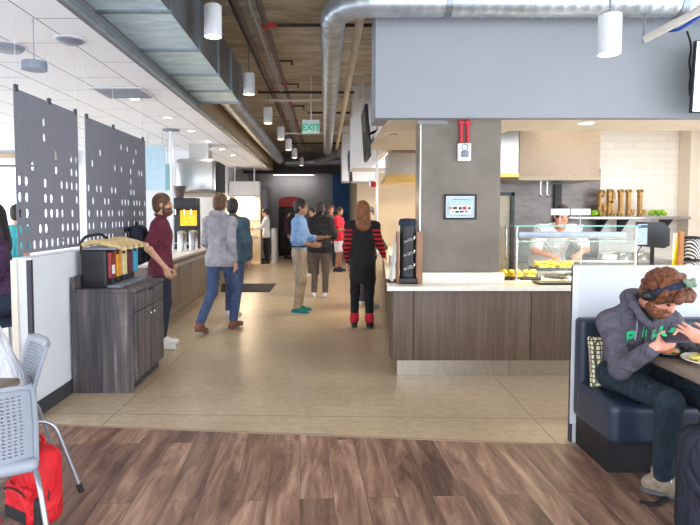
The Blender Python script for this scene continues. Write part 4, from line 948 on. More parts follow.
# drinks cooler at the back wall
a, b = at(279, 250, 20.4), at(303, 197, 20.4); t = thing('drinks_cooler', 'drinks cooler with a curved red header by the grey back wall', 'drinks cooler', ((a.x + b.x) / 2, 20.6, 0)); w = (b.x - a.x) / 2
MB().box(-w, w, -0.3, 0.4, 0.0, 1.78, 0.01).build('cabinet', M['black'], t)
MB().prism([(-w, 1.78)] + [(w * math.cos(PI - PI * k / 12), 1.98 + 0.16 * math.sin(PI * k / 12)) for k in range(13)] + [(w, 1.78)], 'y', -0.32, 0.1).build('header', mat('cooler_red', (206, 70, 74), 0.5, var=0.15, scale=10), t)
gd = MB().box(-w + 0.05, w - 0.05, -0.325, -0.30, 0.25, 1.72).build('door', M['kglass'], t); MB().tube([(w - 0.1, -0.35, 0.8), (w - 0.1, -0.35, 1.3)], 0.012, 8).build('handle', M['chrome'], gd)
for k, z in enumerate((0.32, 0.75, 1.18, 1.5)):
    sh = MB().box(-w + 0.06, w - 0.06, -0.298, -0.20, z - 0.02, z).build('shelf', M['steel'], t)
    rb = random.Random(k)
    for j in range(6): MB().lathe([(0, 0), (0.035, 0), (0.035, 0.15), (0.015, 0.2), (0, 0.21)], (-w + 0.14 + j * (2 * w - 0.28) / 5, -0.25, z + 0.001), 10).build('bottle', M[rb.choice(['red', 'paper', 'teal', 'amber', 'pipe_red'])], sh)

# --------------------------------------------------------------- grill counter
SL = 0.094
def side_x(y, x0=0.62): return x0 + (y - 5.2) * SL
GF = 'grill counter cabinets'
def front_unit(label, x0, x1, joint=True):
    t = thing('counter_cabinet', label, 'counter', ((x0 + x1) / 2, 5.2, 0), 0, GF); w = (x1 - x0) / 2
    MB().box(-w, w, 0.018, 0.235, 0.166, 0.828).build('carcass', M['laminate'], t)
    MB().box(-w + 0.004, w - 0.004, 0.0, 0.018, 0.166, 0.822, 0.002).build('door', M['laminate'], t)
    return t
xs = [at(392.5, 320, 5.2).x, at(413.5, 320, 5.2).x, at(531, 320, 5.2).x, 2.62, 4.4]
for i, lab in enumerate(['narrow brown end cabinet of the grill counter at the corridor corner', 'wide brown wood-grain cabinet front below the concrete column', 'brown cabinet front below the food trays, beside the booth divider', 'brown cabinet front behind the white booth divider']):
    t = front_unit(lab, xs[i], xs[i + 1])
t = thing('toe_kick', 'brushed steel toe kick along the foot of the grill counter', 'toe kick', (0, 0, 0))
for a, b in ((at(397, 370, 5.29).x, at(509, 370, 5.29).x - 0.002), (at(509, 370, 5.29).x + 0.002, 4.4)): MB().box(a, b, 5.285, 5.30, 0, 0.164).build('plate', M['toe'], t)
# side run along the corridor, three units
for i, (y0, y1) in enumerate([(5.46, 8.4), (8.41, 11.7), (11.71, 15.0)]):
    lab = ['brown side cabinet of the grill counter facing the corridor', 'brown side cabinet beside the woman in the black apron', 'brown side cabinet deep along the corridor'][i]
    t = thing('counter_cabinet', lab, 'counter', (0, 0, 0), 0, GF)
    x0, x1 = side_x(y0), side_x(y1)
    d_ = 0.165 if i == 0 else 0.75
    MB().prism([(x0 + 0.02, y0), (x0 + d_, y0), (x1 + d_, y1), (x1 + 0.02, y1)], 'z', 0.166, 0.828).build('carcass', M['laminate'], t)
    MB().prism([(x0 + 0.08, y0), (x0 + d_, y0), (x1 + d_, y1), (x1 + 0.08, y1)], 'z', 0.0, 0.166).build('toe_kick', M['toe'], t)
    for k in range(3):
        ya, yb = y0 + (y1 - y0) * k / 3 + 0.004, y0 + (y1 - y0) * (k + 1) / 3 - 0.004
        MB().prism([(side_x(ya), ya), (side_x(ya) + 0.018, ya), (side_x(yb) + 0.018, yb), (side_x(yb), yb)], 'z', 0.168, 0.822).build('door', M['laminate'], t)
cxa, cxb = at(421, 200, 5.45).x, at(500, 200, 5.45).x
wt = thing('grill_worktop', 'pale quartz worktop of the grill counter wrapping the concrete column', 'worktop', (0, 0, 0.83))
MB().prism([(0.575, 5.15), (4.5, 5.15), (4.5, 6.5), (cxb + 0.01, 6.5), (cxb + 0.01, 5.443), (cxa - 0.01, 5.443), (cxa - 0.01, 6.15), (1.0, 6.15), (side_x(8.4, .575) + .72, 8.4), (side_x(15, .575) + 0.82, 15.0), (side_x(15, .575), 15.0)], 'z', 0.0, 0.04).build('slab', M['quartz'], wt)
MB().box(cxa - 0.01, cxb + 0.03, 5.37, 5.442, 0.04, 0.145, 0.003).build('upstand', M['quartz'], wt)
# rear supports for the slab behind the front cabinets
t = thing('counter_cabinet', 'plain steel base under the food trays at the back of the grill counter', 'counter', (3.1, 6.2, 0), 0, GF); MB().box(-1.28, 1.3, -0.70, 0.25, 0.1, 0.828).build('carcass', M['steel_warm'], t); MB().box(-1.25, 1.27, -0.66, 0.2, 0, 0.1).build('plinth', M['blackmat'], t)
# fire-alarm box with red conduits on the column
q = at(463.5, 152.5, 5.449); t = thing('alarm_strobe', 'white alarm box fed by two red conduits on the concrete column', 'alarm', (q.x, 5.449, q.z))
MB().box(-0.062, 0.062, -0.05, 0, -0.085, 0.085, 0.008).build('cover', M['paper'], t); MB().box(-0.035, 0.035, -0.066, -0.05, -0.05, 0.01, 0.006).build('strobe_lens', M['disp_grey'], t)
MB().lathe([(0.024, 0), (0.03, 0.004), (0.034, 0)], (0, 0, 0), 16).build('speaker_ring', M['disp_grey'], t, (0, -0.052, 0.045), (PI / 2, 0, 0))
for x in (-0.032, 0.032): MB().tube([(x, -0.028, 0.085), (x, -0.028, 2.44 - q.z - 0.002)], 0.018, 12).build('conduit', M['red'], t); MB().box(x - 0.028, x + 0.028, -0.05, 0, 2.40 - q.z, 2.425 - q.z).build('clamp', M['red'], t)
q = at(460, 206.8, 5.449); t = thing('framed_menu', 'small black framed menu picture on the concrete column', 'framed picture', (q.x, 5.449, q.z)); W2, H2 = 0.158, 0.122
mb = MB(); mb.box(-W2, W2, -0.022, 0, H2 - 0.018, H2, 0.003).box(-W2, W2, -0.022, 0, -H2, -H2 + 0.018, 0.003).box(-W2, -W2 + 0.018, -0.022, 0, -H2 + 0.018, H2 - 0.018, 0.003).box(W2 - 0.018, W2, -0.022, 0, -H2 + 0.018, H2 - 0.018, 0.003); mb.build('frame', M['black'], t)
pr = MB().box(-W2 + 0.018, W2 - 0.018, -0.006, -0.001, -H2 + 0.018, H2 - 0.018).build('mat_board', M['paper'], t)
pp = MB().box(-W2 + 0.026, W2 - 0.026, -0.008, -0.006, -H2 + 0.026, H2 - 0.026).build('print', M['poster_blue'], t)
MB().box(-0.075, 0.085, -0.0092, -0.0085, 0.066, 0.074).box(-0.05, 0.06, -0.0092, -0.0085, -0.088, -0.083).build('print_line', M['disp_grey'], pp)
MB().box(-0.10, 0.11, -0.0086, -0.008, -0.070, 0.012).build('print_band', M['paper'], pp)
for k, (x, z, w, h, m) in enumerate([(-0.095, -0.012, .018, .014, 'tan'), (-0.05, -0.012, .02, .014, 'hair_br'), (0.0, -0.014, .016, .012, 'black'), (0.042, -0.012, .02, .016, 'red'), (0.088, -0.014, .014, .012, 'denim'), (-0.07, -0.048, .012, .008, 'khaki'), (-0.03, -0.048, .018, .01, 'hair_dk'), (0.015, -0.046, .02, .011, 'pipe_red'), (0.06, -0.046, .014, .008, 'redcloth')]):
    MB().box(x - w, x + w, -0.0100, -0.0086, z - h, z + h).build('print_picture', M[m], pp)
# cutlery dispenser
t = thing('cutlery_dispenser', 'black cutlery dispenser with three silver levers and brown side panel', 'cutlery dispenser', (0.80, 5.42, 0.87))
S = SDF(); S.cap((0.0, 0.0, 0.05), (0.0, 0.0, 0.54), 0.075, 0.075, 0.01); S.rbox((0, 0, 0.03), (0.09, 0.09, 0.03), 0.015, 0.02); S.build('body', 0.009, M['black'], t)
MB().lathe([(0.085, 0.56), (0.088, 0.60), (0.07, 0.625), (0, 0.63), (0, 0.55), (0.085, 0.56)], (0, 0, 0), 22).build('lid', M['darkdenim'], t)
MB().box(0.075, 0.135, -0.07, 0.08, 0.0, 0.50, 0.004).build('side_panel', mat('copper_brown_panel', (150, 108, 80), 0.5, var=0.05), t); MB().box(-0.105, -0.088, -0.07, 0.08, 0.0, 0.50, 0.003).build('side_panel', mat('copper_brown_panel', (150, 108, 80)), t)
for z in (0.15, 0.28, 0.41): lv = MB().tube(smooth_path([(-0.03, -0.07, z + 0.02), (-0.02, -0.13, z), (0.035, -0.15, z + 0.02), (0.045, -0.14, z + 0.05)], 0.03), 0.009, 8).build('lever', M['chrome'], t); MB().tube([(-0.045, -0.075, z - 0.01), (0.03, -0.085, z + 0.03)], 0.016, 8).build('guide', M['chrome'], lv)
t = thing('menu_stand', 'slanted white card stand beside the black cutlery dispenser', 'card stand', (0.66, 5.55, 0.87)); MB().box(-0.012, 0.008, -0.10, 0.10, 0.01, 0.44).build('card', M['paper'], t, (0.0, 0, 0), (0, 0.12, 0)); MB().box(-0.05, 0.06, -0.11, 0.11, 0, 0.012).build('foot', M['blackmat'], t)
# sneeze guard over the grill
GY = 5.62; gx0, gx1 = at(514, 226, GY).x, at(640, 226, GY).x
t = thing('sneeze_guard', 'glass and steel sneeze guard over the yellow food trays', 'sneeze guard', ((gx0 + gx1) / 2, GY, 0.87)); w = (gx1 - gx0) / 2
zt = at(500, 226, GY).z - 0.87; zm = at(500, 241.5, GY).z - 0.87; zb = at(500, 235, GY).z - 0.87
for z, n_, y0, y1 in ((zt, 'glass_shelf', -0.02, 0.36), (zm, 'glass_shelf', -0.02, 0.30)):
    g_ = MB().box(-w, w, y0, y1, z - 0.005, z + 0.005).build(n_, M['kglass'], t); MB().box(-w, w, y0 - 0.005, y0, z - 0.006, z + 0.006).build('polished_edge', M['edgeglass'], g_)
MB().box(-w + 0.05, w - 0.13, 0.0, 0.05, zb - 0.032, zb + 0.032, 0.006).build('light_bar', mat('light_bar_steel', (150, 158, 172), 0.4, 0.5), t)
MB().box(-w + 0.03, w - 0.03, -0.012, -0.004, 0.02, zm - 0.01).build('front_glass', M['kglass'], t)
for x in (-w + 0.04, w - 0.02, w * 0.1):
    MB().tube([(x, 0.03, 0.0), (x, 0.03, zt)], 0.014 if abs(x) > w * 0.2 else 0.006, 12).build('post', M['steel'], t)
    if abs(x) > w * 0.2: MB().lathe([(0.04, 0), (0.04, 0.012), (0.016, 0.02)], (x, 0.03, 0), 16).build('post_foot', M['steel'], t)
ld = bpy.data.lights.new('guard_lamp', 'AREA'); ld.shape = 'RECTANGLE'; ld.size = 1.1; ld.size_y = 0.04; ld.energy = 11; ld.color = (1, 0.78, 0.46); lo = bpy.data.objects.new('guard_lamp', ld); COL.objects.link(lo); lo.parent = t; lo.location = (0, 0.05, zb - 0.05)
for i, (pa, pb) in enumerate([(551, 569.5), (571, 590.5)]):
    a, b = at(pa, 215, GY + 0.05), at(pb, 208.8, GY + 0.05); cx_ = (a.x + b.x) / 2
    c = thing('price_card', ['white price card on the guard, before the server\'s head', 'white price card on the guard, closer to the wooden letters'][i], 'card', (cx_, GY + 0.05, zt + 0.876), 0, 'price cards on the guard')
    MB().box(a.x - cx_, b.x - cx_, -0.003, 0.003, a.z - zt - 0.876, b.z - zt - 0.876).build('card', M['paper'], c); MB().tube([(0, 0.004, 0), (0, 0.004, a.z - zt - 0.86)], 0.004, 6).build('stem', M['steel'], c); MB().box(-0.03, 0.03, -0.02, 0.02, 0, 0.006).build('foot', M['steel'], c)
# food trays
def tray(label, cx, cy, w, h, z, n, seed, lab2, grp):
    t = thing('food_tray', label, 'tray', (cx, cy, z)); mb = MB(); mb.box(-w, w, -h, h, 0, 0.012, 0.004)
    for q in (-1, 1): mb.box(q * w - 0.008, q * w + 0.008, -h, h, 0.0, 0.035); mb.box(-w, w, q * h - 0.008, q * h + 0.008, 0.0, 0.035)
    mb.build('pan', M['plate_b'], t)
    rnd = random.Random(seed); proto = None
    me = None
    for k in range(n):
        if me is None or k < 4:
            S = SDF(); 
            for _ in range(5): S.ell((rnd.uniform(-.02, .02), rnd.uniform(-.015, .015), 0.026 + rnd.uniform(-.008, .008)), (rnd.uniform(.022, .034), rnd.uniform(.02, .03), rnd.uniform(.016, .024)), 0.015)
            me = S.mesh('food_piece', 0.006); me.materials.append(M['food']); lib.append(me)
        o = bpy.data.objects.new('food_piece', lib[-1 - (k % 3)] if k >= 4 else me); COL.objects.link(o)
        col_ = k % 5; lay = k // 10; row = (k // 5) % 2
        o.location = (cx - w * 0.74 + col_ * w * 0.37 + rnd.uniform(-.012, .012), cy + (-0.45 + row * 0.9) * h * 0.8 + lay * 0.0, z + 0.006 + lay * 0.04)
        o.rotation_euler = (0, 0, rnd.uniform(0, 6)); tag(o, lab2, 'food', grp)
lib = []
tray('black tray of golden food at the column end of the guard', 1.985, 5.76, 0.20, 0.11, 0.87, 15, 1, 'golden yellow food piece piled on the tray at the column end', 'golden food on the column-end tray')
tray('black tray of yellow food before the bending server', 2.50, 6.12, 0.22, 0.12, 0.93, 18, 5, 'bright yellow food piece piled on the tray before the server', 'yellow food on the server tray')
t = thing('tray_stand', 'low steel riser under the yellow food tray', 'riser', (2.50, 6.12, 0.87)); MB().box(-0.24, 0.24, -0.13, 0.13, 0.045, 0.058).build('plate', M['steel'], t)
for x in (-0.2, 0.2): MB().box(x - 0.015, x + 0.015, -0.12, 0.12, 0, 0.045).build('foot', M['steel'], t)
q = gnd(556, 284.5, 0.87); t = thing('empty_tray', 'flat black empty tray on the worktop edge before the guard', 'tray', (q.x, 5.36, 0.87)); MB().box(-0.17, 0.17, -0.09, 0.09, 0, 0.012, 0.004).build('pan', M['black'], t); MB().box(-0.18, 0.18, -0.10, 0.10, 0.012, 0.022, 0.004).build('rim', M['black'], t)
q = gnd(563, 276, 0.87); t = thing('serving_pan', 'dark shallow pan with a handle behind the empty tray', 'pan', (2.42, 5.85, 0.87)); MB().lathe([(0, 0), (0.10, 0), (0.125, 0.035), (0.12, 0.035), (0.097, 0.006), (0, 0.006)], (0, 0, 0), 24).build('pan', M['black'], t); MB().box(-0.02, 0.02, -0.26, -0.11, 0.02, 0.035, 0.005).build('handle', M['black'], t)
# warming cabinet (dark frame) right of the column
a, b = at(502, 280, 6.75), at(515, 193, 6.75); t = thing('warming_cabinet', 'tall glass-fronted warming cabinet with dark frame just past the column', 'warming cabinet', (b.x - 0.31, 7.0, 0))
MB().box(-0.3, 0.3, -0.2, 0.25, 0.0, b.z).build('body', M['steel_warm'], t)
mb = MB(); Wd = 0.31
for x in (-Wd, Wd - 0.04): mb.box(x, x + 0.04, -0.245, -0.2, 0.3, b.z + 0.01)
for z in (0.3, b.z - 0.03): mb.box(-Wd, Wd, -0.245, -0.2, z, z + 0.04)
mb.build('door_frame', M['black'], t); MB().box(-0.27, 0.27, -0.23, -0.22, 0.34, b.z - 0.03).build('door_glass', M['kglass'], t); MB().tube([(0.2, -0.27, 1.0), (0.2, -0.29, 1.05), (0.2, -0.29, 1.35), (0.2, -0.27, 1.4)], 0.01, 8).build('handle', M['chrome'], t)
# grill hoods
def hood(label, x0, x1, y0, y1, z0, z1, m, rim):
    t = thing('exhaust_hood', label, 'hood', ((x0 + x1) / 2, (y0 + y1) / 2, z0)); w, d_ = (x1 - x0) / 2, (y1 - y0) / 2
    MB().box(-w, w, -d_, d_, 0.02, z1 - z0, 0.01).build('shell', m, t)
    mb = MB(); mb.box(-w - 0.006, w + 0.006, -d_ - 0.006, -d_ + 0.02, 0, 0.05).box(-w - 0.006, w + 0.006, d_ - 0.02, d_ + 0.006, 0, 0.05).box(-w - 0.006, -w + 0.02, -d_, d_, 0, 0.05).box(w - 0.02, w + 0.006, -d_, d_, 0, 0.05); mb.build('rim', rim, t)
    MB().box(-w + 0.05, w - 0.05, -d_ + 0.05, d_ - 0.05, 0.0, 0.02).build('filter', M['toe'], t)
    return t
hx0, hx1 = at(519, 170, 7.45).x, at(600, 170, 7.45).x
hood('wide stainless hood over the grill behind the server', hx0, hx1, 7.45, 8.28, 1.985, 3.0, M['steel_warm'], M['steel_warm'])
hood('narrow stainless hood between the column and the wide grill hood', 1.75, at(518.5, 170, 6.9).x, 6.9, 7.35, 1.99, 3.0, M['steel'], M['amber'])
t = thing('exhaust_hood', 'stainless chimney hood with a glowing brass rim before the beige wall', 'hood', (1.19, 8.6, 2.0))
MB().box(-0.24, 0.30, -0.25, 0.3, 0.10, 0.44).build('shell', M['toe'], t); MB().prism([(-0.32, 0.0), (-0.25, 0.12), (0.30, 0.12), (0.36, 0.0)], 'y', -0.32, 0.36).build('rim', M['amber'], t); MB().box(-0.2, 0.26, -0.2, 0.25, 0.44, 1.02).build('flue', M['steel_warm'], t)
ld = bpy.data.lights.new('hood_lamp', 'AREA'); ld.size = 0.3; ld.energy = 14; ld.color = (1, 0.8, 0.5); lo = bpy.data.objects.new('hood_lamp', ld); COL.objects.link(lo); lo.parent = t; lo.location = (0, 0, -0.01)
for i, px in enumerate((541, 547.5)):
    a = at(px, 182, 7.6); o = MB().tube([(a.x, 7.6, 1.99), (a.x, 7.6, 1.80)], 0.008, 8).build('hanging_ladle', M['chrome']); tag(o, ['steel utensil hanging from the wide hood, closer to the column', 'steel utensil hanging from the wide hood, closer to the wooden letters'][i], 'utensil', 'utensils under the hood'); MB().lathe([(0, 0), (0.025, 0.01), (0.03, 0.03), (0.022, 0.03), (0, 0.01)], (a.x, 7.6, 1.77), 14).build('bowl', M['chrome'], o)
t = thing('steel_post', 'dark steel upright on the splash wall behind the server', 'post', (at(558, 190, 8.25).x, 8.25, 0)); MB().box(-0.05, 0.05, -0.02, 0.035, 0, 1.97).build('upright', M['darktrim'], t); MB().box(-0.07, 0.07, -0.03, 0.035, 0, 0.02).build('foot', M['darktrim'], t)
# back counter, shelf and the letters
t = thing('back_counter', 'stainless back counter under the letter shelf', 'counter', (4.0, 8.0, 0)); MB().box(-1.6, 0.8, -0.3, 0.26, 0.12, 0.86).build('carcass', M['steel_warm'], t); MB().box(-1.62, 0.82, -0.32, 0.27, 0.86, 0.90, 0.004).build('worktop', M['steel'], t)
for x in (-1.5, -0.4, 0.7): MB().box(x - 0.03, x + 0.03, -0.27, -0.2, 0, 0.12).build('foot', M['steel'], t)
SY = 8.08; sx0, sx1 = at(566, 216, SY).x, 5.2; sz = at(600, 216.5, SY).z
t = thing('wall_shelf', 'long steel wall shelf carrying the wooden letters', 'shelf', ((sx0 + sx1) / 2, SY, sz - 0.04)); w = (sx1 - sx0) / 2
MB().box(-w, w, -0.12, 0.205, 0.0, 0.04, 0.004).build('board', M['steel'], t)
for x in (-w + 0.55, -w + 0.85, w - 0.25): MB().prism([(-0.10, 0), (0.205, 0), (0.205, -0.26)], 'x', x - 0.012, x + 0.012).build('bracket', M['darktrim'], t)
def strokes(ch):
    R = {'I': [((0, 0), (0, 1))], 'L': [((-.12, 0), (-.12, 1)), ((-.12, .05), (.3, .05)), ((.3, .05), (.3, .2))],
         'R': [((-.2, 0), (-.2, 1)), ((-.2, .96), (.05, .96)), ((.05, .96), (.2, .85)), ((.2, .85), (.2, .65)), ((.2, .65), (.05, .53)), ((.05, .53), (-.2, .53)), ((0, .53), (.24, 0))],
         'G': [((.2, .78), (.12, .93)), ((.12, .93), (-.08, .97)), ((-.08, .97), (-.22, .82)), ((-.22, .82), (-.24, .2)), ((-.24, .2), (-.1, .04)), ((-.1, .04), (.12, .04)), ((.12, .04), (.22, .18)), ((.22, .18), (.22, .46)), ((.22, .46), (.02, .46))]}[ch]
    S_ = {'I': [(0, .04, .17), (0, .96, .17)], 'L': [(-.12, .96, .17)], 'R': [(-.2, .04, .12), (.24, .03, .1)], 'G': []}[ch]
    return R, [((x - h, z), (x + h, z)) for x, z, h in S_]
hgt = 28.5 * SY / F_PX
for i, (ch, px, lab) in enumerate([('G', 601.5, 'letter G'), ('R', 610.5, 'letter R'), ('I', 620, 'letter I'), ('L', 629, 'first letter L, beside the I'), ('L', 640.5, 'last letter L, at the end of the word')]):
    a = at(px, 216, SY); t = thing('wooden_letter', 'chunky golden wooden %s on the wall shelf' % lab, 'letter', (a.x, SY, sz + 0.0008), 0, 'wooden letters spelling the station name')
    R_, S_ = strokes(ch); mb = MB()
    for (p_, q_), th in [(s_, 0.042) for s_ in R_] + [(s_, 0.036) for s_ in S_]:
        u0, u1 = Vector((p_[0] * hgt * 0.34, 0, 0.02 + p_[1] * (hgt - 0.045))), Vector((q_[0] * hgt * 0.34, 0, 0.02 + q_[1] * (hgt - 0.045)))
        dv = u1 - u0; ang = math.atan2(dv.x, dv.z); Lh = dv.length / 2 + (0.012)
        mb.box(-th / 2, th / 2, -0.04, 0.04, -Lh, Lh, 0.006, 1, Matrix.Translation((u0 + u1) / 2) @ Matrix.Rotation(ang, 4, 'Y'))
    zmin = min(v.co.z for v in mb.bm.verts)
    for v in mb.bm.verts: v.co.z -= zmin
    mb.build('letter_body', M['burlap'], t)
for i, px in enumerate((593.5, 658)):
    a = at(px, 216, SY); S = SDF(); rnd = random.Random(i + 2)
    for _ in range(14): S.ell((rnd.uniform(-.06 - .03 * i, .06 + .03 * i), rnd.uniform(-.05, .05), 0.045 + rnd.uniform(-.012, .03)), (0.035, 0.03, 0.03), 0.015)
    o = S.build('lettuce', 0.008, M['green']); o.location = (a.x, SY, sz - S.bounds()[0][2] - 0.0); tag(o, ['small green leafy clump beside the letter G on the shelf', 'wide green leafy clump on the empty end of the letter shelf'][i], 'plant')
# items on the grill counter behind the divider
a, b = at(640, 248, 5.95), at(667, 222, 5.95); t = thing('cash_register', 'black register terminal facing the kitchen above the booth divider', 'cash register', ((a.x + b.x) / 2, 5.95, 0.87))
z0_, z1_ = a.z - 0.87, b.z - 0.87; w = (b.x - a.x) / 2
MB().prism([(-w, z0_ + 0.02), (-w, z1_), (w * 0.5, z1_), (w, z1_ - 0.07), (w, z0_ + 0.03), (w * 0.6, z0_)], 'y', -0.06, 0.10).build('terminal', M['black'], t); MB().box(-0.014, 0.014, 0.0, 0.03, 0, z0_ + 0.03).build('stand', M['blackmat'], t); MB().box(-0.11, 0.11, -0.1, 0.12, 0, 0.015, 0.004).build('base_plate', M['blackmat'], t)
MB().box(-w - 0.07, -w + 0.03, -0.075, -0.062, z0_ + 0.04, z1_ - 0.02).build('paper_note', M['poster_blue'], t); MB().box(-w - 0.07, -w + 0.03, -0.078, -0.075, z1_ - 0.06, z1_ - 0.03).build('note_heading', M['denim'], t)
MB().tube(smooth_path([(-w + 0.02, -0.03, z0_ + 0.05), (-w - 0.05, -0.03, z0_ - 0.05), (-w - 0.03, -0.03, 0.06), (-w - 0.02, -0.04, 0.0)], 0.1), 0.005, 6).build('cable', M['blackmat'], t)
def slab_item(name, label, cat, px0, px1, pyt, Y, th, m, tilt, edge=None):
    a = at(px0, pyt, Y); b = at(px1, pyt, Y); t = thing(name, label, cat, ((a.x + b.x) / 2, Y, 0.87)); w = (b.x - a.x) / 2; h = a.z - 0.87
    MB().box(-w, w, -th, th, 0, h, 0.003, 1, Matrix.Rotation(tilt, 4, 'Y')).build('sheet', m, t)
    MB().box(-w - 0.02, w + 0.02, -th - 0.03, th + 0.03, 0, 0.012).build('foot', M['blackmat'], t); return t
slab_item('yellow_folder', 'bright yellow slanted strip between register and wooden board', 'folder', 671, 675.5, 231, 5.7, 0.015, M['yellow'], 0.17)
slab_item('white_folder', 'white upright folder between the yellow strip and wooden board', 'folder', 674, 678, 233, 5.75, 0.02, M['paper'], 0.0)
slab_item('wooden_board', 'upright orange-brown wooden board past the yellow strip', 'board', 679, 683.5, 232, 5.6, 0.02, M['orangewood'], 0.0)
zig = N('black_white_zigzag'); wv = zig.n('ShaderNodeTexWave', Scale=17.0, wave_type='BANDS', bands_direction='DIAGONAL', Distortion=2.0); zig.l(zig.coords(), wv.inputs['Vector']); zig.l(zig.ramp(wv.outputs['Fac'], [(0.48, (24, 24, 26)), (0.55, (210, 206, 200))]), zig.b.inputs['Base Color'])
for i, z in enumerate((0.0, 0.225)):
    a = at(692, 250, 5.6); t = thing('patterned_canister', ['black and white patterned canister standing on the counter past the wooden board', 'black and white patterned canister stacked on top of its twin'][i], 'canister', (a.x, 5.62, 0.87 + z), 0, 'patterned canisters past the wooden board')
    MB().lathe([(0, 0), (0.075, 0), (0.082, 0.01), (0.082, 0.185), (0.075, 0.195), (0, 0.195)], (0, 0, 0), 22).build('body', zig.m, t); MB().lathe([(0.084, 0.196), (0.084, 0.215), (0.05, 0.224), (0, 0.224), (0, 0.196)], (0, 0, 0), 22).build('lid', M['blackmat'], t)
for i, (px, py) in enumerate([(607, 262), (622, 263), (640, 263)]):
    a = at(px, 258, 7.9); t = thing('steel_pan' if i else 'paper_box', ['open white paper box on the steel back counter', 'upturned steel pan on the back counter beside the paper box', 'upturned steel pan on the back counter below the register'][i], 'pan' if i else 'box', (a.x, 7.9, 0.90))
    if i == 0: MB().box(-0.1, 0.1, -0.08, 0.08, 0, 0.07).build('carton', M['paper'], t); MB().prism([(-0.1, 0.07), (0.1, 0.10), (0.1, 0.106), (-0.1, 0.076)], 'y', -0.08, 0.08).build('flap', M['paper'], t)
    else: MB().lathe([(0.15, 0), (0.15, 0.012), (0.13, 0.014), (0.115, 0.085), (0.105, 0.095), (0, 0.095)], (0, 0, 0), 26).build('shell', M['steel'], t); MB().tube([(0.05, 0, 0.094), (0.05, 0, 0.115), (-0.05, 0, 0.115), (-0.05, 0, 0.094)], 0.007, 8).build('handle', M['steel'], t)
# menu screens along the corridor side
def tv(label, c, w, h, rz, tilt, m, hang, name='menu_screen'):
    t = thing(name, label, 'TV', c); t.rotation_euler = (tilt, 0, rz)
    MB().box(-w, w, 0.004, 0.045, -h, h, 0.008).build('housing', M['black'], t); MB().box(-w + 0.012, w - 0.012, -0.001, 0.004, -h + 0.012, h - 0.012).build('display', m, t)
    MB().box(-0.1, 0.1, 0.045, 0.075, -0.1, 0.1).build('mount_plate', M['blackmat'], t)
    MB().tube([(0, 0.06, 0), (0, 0.06 + hang[0], hang[1])], 0.018, 8).build('mount_arm', M['blackmat'], t)
    return t
offscreen = mat('dark_screen', (40, 42, 50), 0.2)
tv('dark menu screen seen edge-on beside the kitchen fascia', (0.505, 7.3, 2.56), 0.40, 0.32, -PI / 2 - 0.01, 0.07, offscreen, (0.28, 0.1))
tv('dark menu screen seen edge-on deeper along the serving line', (0.525, 12.4, 2.55), 0.50, 0.32, -PI / 2 - 0.01, 0.07, offscreen, (0.28, 0.1))
tv('bright white TV mounted on the fascia at the view edge', (3.755, 4.98, 2.745), 0.52, 0.31, 0.0, 0.05, M['tv_screen'], (0.25, 0.0))
o = pipe('tv_cable', 'tangled black cable hanging beside the bright TV', 'cable', [at(687, 31, 5.24), at(692, 46, 5.24), at(689, 62, 5.24), at(691, 74, 5.24), at(689, 88, 5.24), at(692, 104, 5.24)], 0.009, M['blackmat'])
t = thing('alarm_bell', 'red and white alarm hanging on the slim post of the serving line', 'alarm', tuple(at(372.5, 183, 9.0))); MB().lathe([(0, -0.06), (0.05, -0.05), (0.06, 0), (0.05, 0.05), (0, 0.06)], (0, 0, 0), 16).build('body', M['paper'], t); MB().box(-0.03, 0.05, -0.075, -0.05, -0.07, 0.02, 0.005).build('cover', M['red'], t)
t = thing('steel_post', 'slim steel post rising from the serving line beside the alarm', 'post', (at(375.5, 200, 9.1).x + 0.02, 9.1, 0.87)); MB().tube([(0, 0, 0), (0, 0, 3.02 - 0.87)], 0.022, 12).build('upright', M['steel'], t); MB().lathe([(0.06, 0), (0.06, 0.012), (0.022, 0.02)], (0, 0, 0), 16).build('foot', M['steel'], t)
# guard panes along the side run
for i, (y0, y1) in enumerate([(7.1, 8.6), (9.6, 12.0)]):
    t = thing('sneeze_guard', ['upright glass guard on the corridor counter behind the cutlery dispenser', 'upright glass guard on the corridor counter beyond the woman in the apron'][i], 'sneeze guard', (0, 0, 0.87))
    xa, xb = side_x(y0) + 0.22, side_x(y1) + 0.22
    MB().prism([(xa, y0), (xa + 0.01, y0), (xb + 0.01, y1), (xb, y1)], 'z', 0.12, 0.55).build('front_glass', M['kglass'], t)
    MB().prism([(xa - 0.05, y0), (xa + 0.35, y0), (xb + 0.35, y1), (xb - 0.05, y1)], 'z', 0.55, 0.56).build('glass_shelf', M['kglass'], t)
    for x, y in ((xa + 0.03, y0 + 0.02), (xb + 0.03, y1 - 0.02)): MB().box(x - 0.02, x + 0.02, y - 0.02, y + 0.02, 0, 0.55).build('post', M['frost2'], t)
t = thing('food_carton', 'cream food container on the corridor counter beside the apron woman', 'container', (side_x(7.45) + 0.12, 7.45, 0.87)); MB().box(-0.09, 0.09, -0.12, 0.12, 0, 0.10, 0.01).build('carton', M['plate_w'], t); MB().box(-0.095, 0.095, -0.125, 0.125, 0.10, 0.115, 0.004).build('lid', M['plate_w'], t)
# floor mat
a, b, c, d_ = gnd(236, 292), gnd(270, 292), gnd(276, 284), gnd(236, 284)
o = MB().prism([(a.x - 0.3, a.y), (b.x, b.y), (c.x, c.y), (d_.x - 0.3, d_.y)], 'z', 0.0005, 0.012).build('floor_mat', M['blackmat']); tag(o, 'black rubber mat on the concrete floor of the corridor', 'mat'); MB().box(a.x - 0.28, b.x - 0.02, a.y - 0.012, a.y, 0.0005, 0.010).build('edge', M['blackmat'], o)
